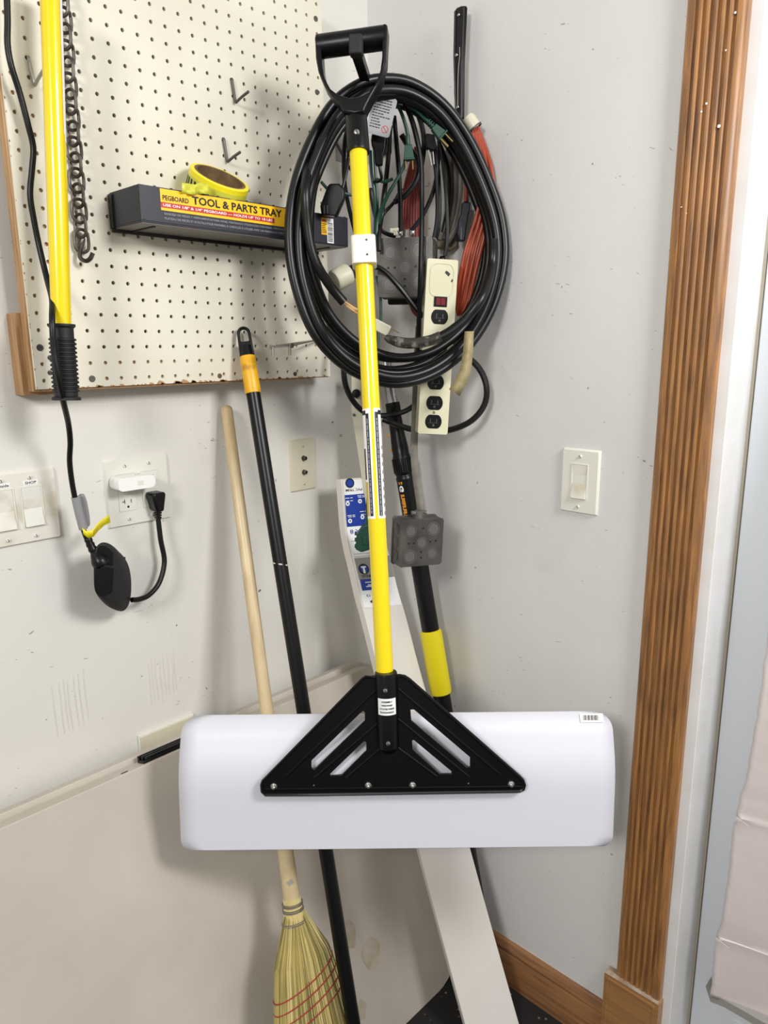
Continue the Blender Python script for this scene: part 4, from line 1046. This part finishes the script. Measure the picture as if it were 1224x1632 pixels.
# green extension cord
ge=thing('green_extension_cord','dark green extension cord bundled inside the black coil','extension cord',A(640,400,1.52))
gl=[[(602,165,1.47),(625,158,1.47),(640,180,1.47),(650,215,1.47),(648,250,1.47),(636,280,1.47),(618,310,1.47),(603,345,1.48),(600,375,1.48)],
    [(604,168,1.475),(628,163,1.475),(643,190,1.475),(651,230,1.475),(645,262,1.475),(630,290,1.475),(612,325,1.48),(603,360,1.49)],
    [(590,240,1.48),(592,275,1.48),(597,310,1.48),(598,350,1.49),(597,395,1.5)],[(596,225,1.49),(598,270,1.49),(601,320,1.49),(602,370,1.5)],
    [(600,285,1.485),(612,290,1.485),(626,285,1.485)],[(512,290,1.47),(525,303,1.465),(545,308,1.465),(562,311,1.47)],
    [(600,440,1.5),(606,470,1.5),(607,520,1.5)]]
for P in gl: cord('cord_strand','',P,.0030,'green',parent=ge)
bm=BM(); c=A(651,244,1.458); dz=(A(652,262,1.458)-c).normalized(); sx=(RT-dz*RT.dot(dz)).normalized(); fz=dz.cross(sx)
slab(bm,[c-sx*.0065-dz*.012,c+sx*.0065-dz*.012,c+sx*.0095+dz*.012,c-sx*.0095+dz*.012],[],.012,fz); box(bm,c+dz*.0125+fz*.006,sx*.0105,dz*.0018,fz*.008); tube(bm,[c-dz*.03+fz*.006,c-dz*.01+fz*.006],.0042,8); pgp=link('plug',bm,'green',ge,bev=.0012)
bm=BM(); prong(bm,c+dz*.014+fz*.006,dz,sx); link('prong',bm,'brass',pgp,False)
bm=BM(); c=A(699,208,1.44); dz=(A(712,222,1.44)-A(694,203,1.44)).normalized(); sx=(cd.cross(dz)).normalized(); fz=dz.cross(sx)
slab(bm,[c-sx*.006-dz*.012,c+sx*.006-dz*.012,c+sx*.0095+dz*.010,c-sx*.0095+dz*.010],[],.012,fz); box(bm,c+dz*.011+fz*.006,sx*.0115,dz*.0018,fz*.009)
for k in range(3): box(bm,c-dz*(.015+k*.0045)+fz*.006,sx*(.0055-k*.0004),dz*.0013,fz*.005)
tube(bm,[c-dz*.030+fz*.006,c-dz*.01+fz*.006],.0035,8); pgp=link('plug',bm,'green',ge,bev=.0012)
bm=BM(); prong(bm,c+dz*.013+fz*.006,dz,sx,.018); tube(bm,[c+dz*.012+fz*.012+sx*.002,c+dz*.030+fz*.012+sx*.002],.0022,8); link('prong',bm,'brass',pgp,False)
P=[(650,170,1.46),(662,175,1.458),(674,186,1.455),(684,196,1.452),(692,203,1.45)]; cord('cord_strand','',P,.0032,'green',parent=ge)
# green triple tap hanging lower
gt=thing('green_cord_connector','dark green three-outlet connector hanging before the printed board','connector',A(580,862,1.46))
cord('cord_strand','',[(603,520,1.50),(600,640,1.49),(592,740,1.48),(586,800,1.475),(584,838,1.47)],.0030,'green',parent=gt)
bm=BM(); D_=1.465; pts=[(578,838),(590,834),(596,850),(597,872),(592,876),(576,881),(566,876),(568,855),(575,842)]
slab(bm,[A(x,y,D_) for x,y in pts],[],.020,FWD); link('connector_body',bm,'green',gt,bev=.003)
bm=BM()
for y in (850,860,870): box(bm,A(567,y,D_+.008),RT*.0022,Z*.003,FWD*.006)
box(bm,A(583,862,D_-.001),RT*.007,Z*.0085,FWD*.0012); link('moulded_edge',bm,'green',gt,bev=.0008)
# silver warning tag
st=thing('warning_tag','silver printed cord tag hanging just right of the D-grip collar','tag',A(612,165,1.44))
c=A(608,185,1.425); ez=(A(604,208,1.425)-A(614,163,1.425)).normalized(); exx=(RT-ez*RT.dot(ez)).normalized(); nt_=exx.cross(ez); nt_=nt_ if nt_.dot(FWD)<0 else -nt_
bm=BM(); slab(bm,rrect(c,exx,ez,.0215,.0325,.005),[],.0008,nt_); link('tag_card',bm,'silv',st,False)
bm=BM(); 
for k in range(11):
    w_=.034 if k not in (5,10) else .022; scribble(bm,c-exx*.017-ez*(.026-k*.0046)+nt_*.0009,exx,ez,w_ if k<7 else .020,1,.0017,R,nt_,(.004,.009))
link('tag_print',bm,'ink',st,False)
bm=BM(); cc_=c+exx*.011+ez*.020+nt_*.0010; slab(bm,circ(cc_,exx,ez,.0062,20),[circ(cc_,exx,ez,.0052,20)],.0003,nt_); tube(bm,[cc_-exx*.004-ez*.004,cc_+exx*.004+ez*.004],.0005,4); link('red_symbol',bm,'lred',st,False)
# black plug below the tag
bpg=thing('black_plug','flat black plug hanging directly below the silver tag','plug',A(607,250,1.46))
bm=BM(); slab(bm,[A(x,y,1.452) for x,y in ((592,214),(613,214),(615,222),(614,238),(611,246),(610,262),(604,264),(598,262),(596,240),(592,230))],[],.014,FWD); link('plug_body',bm,'blk',bpg,bev=.002)
cord('cord_strand','',[(604,262,1.46),(606,272,1.46),(608,284,1.465),(603,289,1.47),(597,289,1.475)],.0030,'cord',parent=bpg)
# black adapter at left over the tray
bad=thing('black_power_adapter','black adapter block hanging in front of the right end of the tray','plug adapter',A(528,345,1.43))
bm=BM(); slab(bm,[A(x,y,1.425) for x,y in ((525,292),(540,292),(549,300),(549,316),(537,344),(512,342),(510,328),(521,298))],[],.022,FWD); link('adapter_body',bm,'blk',bad,bev=.003)
bm=BM(); box(bm,A(517,334,1.421),RT*.0012,Z*.007,FWD*.001); box(bm,A(522,334,1.421),RT*.0012,Z*.007,FWD*.001); link('ridge',bm,'stld',bad,False)
cord('cord_strand','',[(546,300,1.432),(553,270,1.44),(556,240,1.45),(560,200,1.46),(575,165,1.47)],.0030,'cord',parent=bad)
# cream connector with black tube
cc=thing('cream_connector','round cream plug end on a black tube left of the junction box','connector',A(545,445,1.46))
a,b=A(532,448,1.41),A(556,436,1.43); dd_=(b-a).normalized()
bm=BM(); lathe(bm,[(0,0),(.0170,0),(.0195,.003),(.0205,.032),(.018,.035),(0,.035)],a,dd_,24); link('cream_cap',bm,'strip',cc)
bm=BM(); lathe(bm,[(0,.03),(.0125,.03),(.0125,.060),(0,.060)],a,dd_,20); link('black_tube',bm,'blk',cc)
cord('cord_strand','',[(569,430,1.445),(590,424,1.46),(612,432,1.46),(640,462,1.46),(665,495,1.47),(685,512,1.49)],.0050,'cord',parent=cc)
# small tan plug
tpg=thing('tan_plug','small tan plug with prongs hanging under the coil centre','plug',A(600,520,1.42))
c=A(600,518,1.392); d_=(A(616,532,1.392)-A(570,508,1.392)).normalized(); s_=d_.cross(FWD).normalized()
bm=BM(); box(bm,c,d_*.026,s_*.010,FWD*.009); link('plug_body',bm,'strip',tpg,bev=.002)
bm=BM(); prong(bm,c+d_*.027,d_,s_,.017); link('prong',bm,'brass',tpg,False)
# black cord loops
BCL=[
 ('thin black cord looping at the coil\'s upper left behind the pole',[(575,165,1.49),(560,185,1.50),(551,215,1.50),(548,250,1.50),(549,290,1.49),(556,330,1.49),(566,370,1.50)],.0042),
 ('slim black cord slanting behind the grip collar to the left',[(533,222,1.54),(545,245,1.53),(560,272,1.52),(585,300,1.51)],.0030),
 ('black cord arching over the green plug and falling past the junction box',[(622,150,1.485),(640,158,1.48),(654,185,1.475),(664,220,1.47),(671,260,1.47),(672,310,1.47),(672,360,1.455),(671,410,1.45),(670,445,1.45),(668,500,1.47),(666,560,1.49),(664,600,1.50)],.0048),
 ('black cord just right of the arching one with a grey sheen',[(640,158,1.50),(660,172,1.50),(672,200,1.50),(676,230,1.50),(672,262,1.50)],.0048),
 ('black cord dropping straight into the top of the junction box',[(628,185,1.53),(632,230,1.53),(636,280,1.53),(638,330,1.52),(638,372,1.51)],.0046),
 ('black cord dangling left of the junction box',[(622,200,1.52),(618,260,1.52),(612,310,1.50),(608,345,1.50),(604,372,1.48),(604,400,1.47)],.0046),
 ('black cord swinging low into the left of the junction box fitting',[(590,300,1.51),(597,340,1.51),(606,365,1.50),(620,374,1.505),(630,376,1.51)],.0040),
 ('black cord curving from the right into the box fitting',[(700,225,1.53),(698,260,1.52),(692,300,1.51),(678,335,1.51),(660,362,1.51),(646,374,1.51)],.0040),
 ('black cord with a tight bend beside the brass-pronged green plug',[(640,215,1.53),(655,240,1.53),(668,262,1.53),(662,290,1.53),(645,312,1.53),(628,322,1.53)],.0055),
 ('pair cord hanging left of the power strip cord',[(692,240,1.50),(697,280,1.50),(699,330,1.50),(697,360,1.50),(692,385,1.50),(688,405,1.50)],.0060),
 ('black cord looping wide below the coil around the power strip',[(735,562,1.50),(762,585,1.49),(775,615,1.48),(772,645,1.48),(752,670,1.48),(722,684,1.49),(690,688,1.52),(655,684,1.54),(625,674,1.55),(610,668,1.55)],.0062),
 ('black cord loop at lower left crossing in front of the cream strip',[(552,545,1.52),(548,580,1.52),(550,610,1.52),(560,635,1.52),(578,655,1.53),(600,662,1.54),(630,660,1.55),(652,652,1.55),(668,638,1.55)],.0058),
 ('thick grey-black cord looping down the right side of the coil interior',[(702,232,1.53),(712,260,1.54),(716,300,1.54),(712,340,1.54),(706,370,1.54)],.0040),
 ('thin black cord curl behind the junction box',[(600,360,1.54),(612,340,1.55),(628,322,1.55),(640,300,1.55)],.0036),
]
for lab,pts,r in BCL: cord('extension_cord',lab,pts,r,'cord','black cords hung inside the coil',cat='extension cord')
# black three-pin plug
bp3=thing('black_plug','black three-pin plug with bare prongs right of the green plugs','plug',A(686,240,1.49))
bm=BM(); slab(bm,[A(x,y,1.475) for x,y in ((679,212),(692,214),(697,236),(690,240),(680,236),(677,222))],[],.016,FWD); link('plug_body',bm,'blk',bp3,bev=.002)
bm=BM(); 
for x0,y0,x1,y1 in ((683,244,687,258),(690,246,692,262),(686,252,688,264)): tube(bm,[A(x0,y0-6,1.483),A(x1,y1,1.483)],.0016,6)
link('prong',bm,'stl',bp3)
# grey cable bundle
gc=thing('grey_cable_bundle','bundle of grey cable hanging behind the cords at the coil\'s right','cable',A(722,380,1.58))
for k,x in enumerate((716,724,732,739)):
    cord('cord_strand','',[(x-2,238,1.57),(x+2,280,1.565),(x,320,1.565),(x-6,352,1.565),(x-16,382,1.565)],.0056,'greyc',parent=gc)
cord('cord_strand','',[(737,240,1.555),(742,290,1.55),(738,330,1.55),(726,365,1.55),(712,388,1.55)],.0056,'greyc',parent=gc)
kb=BM(); slab(kb,[A(x,y,1.565) for x,y in ((696,372),(724,366),(730,392),(718,400),(694,394))],[],.02,FWD); link('khaki_end_block',kb,'brown',gc,bev=.003)
# navy black connector
nc=thing('navy_connector','dark navy cord connector hanging right of the grey cable bundle','connector',A(737,380,1.52))
bm=BM(); slab(bm,[A(x,y,1.515) for x,y in ((737,322),(750,322),(749,335),(747,340),(744,358),(741,384),(732,384),(729,372),(731,350),(735,340))],[],.018,FWD); link('connector_body',bm,mat('navy_plastic',(24,26,40),.45),nc,bev=.002)
bm=BM(); box(bm,A(735,372,1.513),RT*.0012,Z*.011,FWD*.001); link('ridge',bm,'stld',nc,False)
cord('cord_strand','',[(742,322,1.52),(743,300,1.525),(741,270,1.53),(738,245,1.54)],.0035,'red',parent=nc)
# orange cord bundle (right)
ob=thing('orange_extension_cord','bright orange extension cord bundle hanging on the right wall','extension cord',A(745,480,1.50))
for k in range(7):
    j=(k-3); P=[(756+j*1.2,200,1.515+.004*(k%2)),(764+j*3.0,235,1.51),(773+j*3.4,270,1.50+.005*(k%2)),(776+j*3.2,310,1.50),(768+j*3.4,350,1.50+.005*(k%2)),(754+j*4.0,400,1.50),(745+j*3.8,440,1.50+.005*(k%2)),(738+j*3.2,480,1.505),(734+j*1,500+abs(j),1.51)]
    cord('cord_strand','',P,.0040,'orange',parent=ob)
a,b=A(748,190,1.512),A(757,203,1.512); dd_=(b-a).normalized()
bm=BM(); lathe(bm,[(0,-.006),(.010,-.006),(.0125,0),(.0125,.016),(.0130,.018),(0,.018)],a,dd_,18); link('end_tape',bm,'ivory',ob)
bm=BM(); lathe(bm,[(.0135,.017),(.0140,.018),(.0140,.020),(.0135,.021)],a,dd_,18); link('dark_band',bm,'stld',ob)
# red-orange bundle (middle)
rb=thing('red_orange_cord','dark red-orange cord bundle deep behind the junction box','extension cord',A(658,500,1.58))
for k in range(7):
    j=k-3; P=[(668+j*1.5,235,1.575),(662+j*3,270,1.575),(656+j*4,310,1.575),(654+j*4.4,350,1.575),(656+j*4.2,400,1.575),(660+j*3.6,450,1.575),(664+j*2.5,490,1.575),(668,505,1.58)]
    cord('cord_strand','',P,.0042,'red',parent=rb)
# ================================================================ junction boxes
def jbox(name,label,c,ex,ez,n,s,dep,m,kos,hole):
    t=thing(name,label,'junction box',c)
    bm=BM(); slab(bm,rrect(c,ex,ez,s,s,s*.13,5),[],dep,-n); link('box_body',bm,m,t,bev=.003,bseg=3)
    bm=BM(); slab(bm,rrect(c-n*(dep*.80),ex,ez,s*1.035,s*1.035,s*.13,5),[],dep*.12,-n); link('rim',bm,m,t,bev=.001)
    for x,z,r_ in kos:
        p=c+ex*(x*s)+ez*(z*s)
        bm=BM(); slab(bm,circ(p-n*.0004,ex,ez,r_*s,24),[circ(p-n*.0004,ex,ez,r_*s*.88,24)],.0012,n); lathe(bm,[(0,.0007),(r_*s*.78,.0007),(r_*s*.78,0)],p,n,20); link('knockout',bm,mat('knockout_metal',(112,110,106),.5,.5),t)
    for x,z in hole:
        bm=BM(); slab(bm,circ(c+ex*(x*s)+ez*(z*s),ex,ez,s*.045,10),[],.0004,n); link('screw_hole',bm,'ink',t,False)
    for sd in (-1,1):
        for z in (-.55,0,.6):
            p=c+ex*(sd*s*1.0)+ez*(z*s)-n*(dep*.45); bm=BM(); lathe(bm,[(s*.22,-.0004),(s*.22,.0009),(s*.19,.0009),(s*.17,.0003),(0,.0003)],p,ex*sd,18); link('knockout',bm,m,t)
    # clamp on top
    p=c+ez*s-n*(dep*.45)
    bm=BM(); lathe(bm,[(0,-.001),(.0125,-.001),(.0125,.003),(.009,.004),(.009,.014),(.007,.015),(0,.015)],p,ez,16); box(bm,p+ez*.010,ex*.016,n*.0035,ez*.0035); link('cable_clamp',bm,'stl',t)
    for sd in (-1,1): screw(p+ex*(sd*.0125)+ez*.010+n*.0035,n,.0032,t)
    return t
KO=[(-.52,.52,.25),(.52,.56,.30),(0,0,.25),(-.52,-.56,.30),(.50,-.50,.24)]
HO=[(-.60,0),(-.36,.0),(.40,.02),(.66,.04),(.04,.62),(0,-.40),(0,-.64)]
# lower box
yaw=math.radians(-22)
def fr_(yw,roll=0):
    n=(-FWD*math.cos(yw)-RT*math.sin(yw)).normalized(); ex=Z.cross(n).normalized(); ex=ex if ex.dot(RT)>0 else -ex
    e2=(Z*math.cos(roll)+ex*math.sin(roll)); e1=(ex*math.cos(roll)-Z*math.sin(roll)); return e1,e2,n
e1,e2,n_=fr_(math.radians(-24),math.radians(3))
c=A(672,865,1.405)
jb=jbox('metal_junction_box','grey metal junction box hanging low on a flat cable above the yellow-sleeved pole',c,e1,e2,n_,.0478,.040,'stld',KO,HO)
P=[(668,520,1.53),(664,600,1.52),(661,680,1.51),(660,720,1.49),(663,760,1.47),(669,800,1.45),(671,822,1.437)]
bm=BM(); tube(bm,smoothpath([A(*p) for p in P],5),.0078,10,flat=(FWD,.45)); tag(link('flat_grey_cable',bm,'flat'),'worn flat grey cable running behind the power strip to the lower junction box','cable')
# upper box
e1,e2,n_=fr_(math.radians(16),math.radians(0))
c=A(645,426,1.475)
jb2=jbox('metal_junction_box','dark metal junction box behind the yellow pole and inside the coil',c,e1,e2,n_,.0545,.040,'stld',KO,HO)
bm=BM()
for px,py in ((629,369),(646,371)):
    q=A(px,py,1.492); 
    for k in range(5): box(bm,q+RT*R.uniform(-.006,.006)+Z*R.uniform(-.004,.004),RT*R.uniform(.002,.005),Z*R.uniform(.002,.004),FWD*.003)
link('paper_scrap',bm,'ivory',jb2,False,bev=.0008)
bm=BM(); slab(bm,rrect(A(648,460,1.545),RT,Z,.038,.030,.004),[],.03,FWD); tag(link('dark_outlet_box',bm,'matte',bev=.002),'dark box end half hidden behind the upper junction box','junction box')
# ================================================================ power strip
ps_top,ps_bot=A(706,413,1.460),A(689.5,692,1.452)
ev=(ps_bot-ps_top).normalized(); nP=(CAM-ps_top.lerp(ps_bot,.5)); nP=(nP-ev*nP.dot(ev)).normalized(); nP=(nP+RT*.18); nP=(nP-ev*nP.dot(ev)).normalized(); eP=ev.cross(nP).normalized(); eP=eP if eP.dot(RT)>0 else -eP
PSl=(ps_bot-ps_top).length; PSw=.0300; 
ps=thing('power_strip','cream metal power strip with black outlets hanging right of the pole','power strip',ps_bot)
cP=(ps_top+ps_bot)/2
bm=BM(); slab(bm,rrect(cP-nP*.034,eP,ev,PSw,PSl/2,.004,4),[],.034,nP); link('housing',bm,'beige',ps,bev=.0045,bseg=3)
def PSP(s,u=0,d=0): return ps_top+ev*(s*PSl)+eP*u+nP*d
bm=BM(); slab(bm,rrect(PSP(.235,0,0),eP,ev,.0128,.0095,.001),[],.0014,nP); link('switch_bezel',bm,'blk',ps,bev=.0004)
bm=BM(); slab(bm,rrect(PSP(.235,0.0045,.0012),eP,ev,.0042,.0065,.001),[],.0026,nP); slab(bm,rrect(PSP(.235,-0.0045,.0012),eP,ev,.0042,.0065,.001),[],.0014,nP); link('rocker_switch',bm,'swr',ps,bev=.0006)
for s in (.320,.565,.695,.815,.925):
    if True:
        q=PSP(s); bm=BM(); P=[]
        for k in range(28):
            a=2*math.pi*k/28; x=math.cos(a)*.0165; z=max(-.0135,min(.0135,math.sin(a)*.0165)); P.append(q+eP*x+ev*z)
        slab(bm,P,[],.0012,nP); oo=link('receptacle',bm,'blk',ps,bev=.0004)
        bm=BM(); box(bm,q-eP*.0062-ev*.002+nP*.0013,eP*.0008,ev*.0040,nP*.0002); box(bm,q+eP*.0062-ev*.002+nP*.0013,eP*.0008,ev*.0034,nP*.0002); lathe(bm,[(0,0),(.0024,0),(0,.0003)],q+ev*.0075+nP*.0013,nP,10)
        box(bm,q+ev*.0025+nP*.0014,eP*.0095,ev*.0004,nP*.0002); link('slot',bm,'stld',oo,False)
screw(PSP(.870,0,.0),nP,.0030,ps)
bm=BM()
for du,ds,w_ in ((.010,.075,.003),(.013,.082,.003),(.0075,.07,.0025),(.020,.115,.0026)):
    box(bm,PSP(ds,du,.0002),(eP+ev*.6).normalized()*w_*.6,(ev-eP*.5).normalized()*w_,nP*.0001)
link('scuff_mark',bm,'ink',ps,False)
bm=BM(); slab(bm,rrect(PSP(.115,0,0),eP,ev,.0235,.031,.014,6),[rrect(PSP(.115,0,0),eP,ev,.0215,.029,.0125,6)],.0010,nP); link('embossed_ring',bm,'beige',ps,bev=.0004)
bm=BM(); q=PSP(-.005,.002,-.017); lathe(bm,[(.0065,0),(.0065,.006),(.0045,.010),(0,.010)],q+ev*.004,-ev,12); link('strain_relief',bm,'blk',ps)
cord('cord_strand','',[(709,408,1.468),(712,390,1.468),(713,360,1.47),(711,310,1.475),(706,260,1.49),(700,225,1.50),(694,205,1.505)],.0036,'cord',parent=ps)
# ================================================================ black slotted bar on the right wall
bb=thing('black_bar','black slotted metal bar with screws standing high on the right wall','metal bar',Q(733,190,.02))
pt=[(735,9),(742,9),(743,12),(739,100),(738,190),(728,190),(723,150),(723,100),(724,50),(724,17),(728,12)]
bm=BM(); slab(bm,[Q(x,y,.030) for x,y in pt],[],.005,X); link('bar',bm,'blkm',bb,bev=.002)
bm=BM(); P=[Q(x,y,.0305) for x,y in ((733,75),(733,90),(731,110),(730,140),(730,172))]; tube(bm,smoothpath(P,3),.0010,5); link('slot_edge',bm,'scr',bb)
bm=BM(); tube(bm,[Q(740,12,.030),Q(737,100,.030),Q(736,188,.030)],.0030,6); tube(bm,[Q(726,18,.030),Q(724.5,90,.030),Q(727,180,.030)],.0026,6); link('folded_edge',bm,'blkm',bb)
for px,py in ((731.5,24),(728,88),(730,171)): screw(Q(px,py,.0305),-X,.0032,bb)
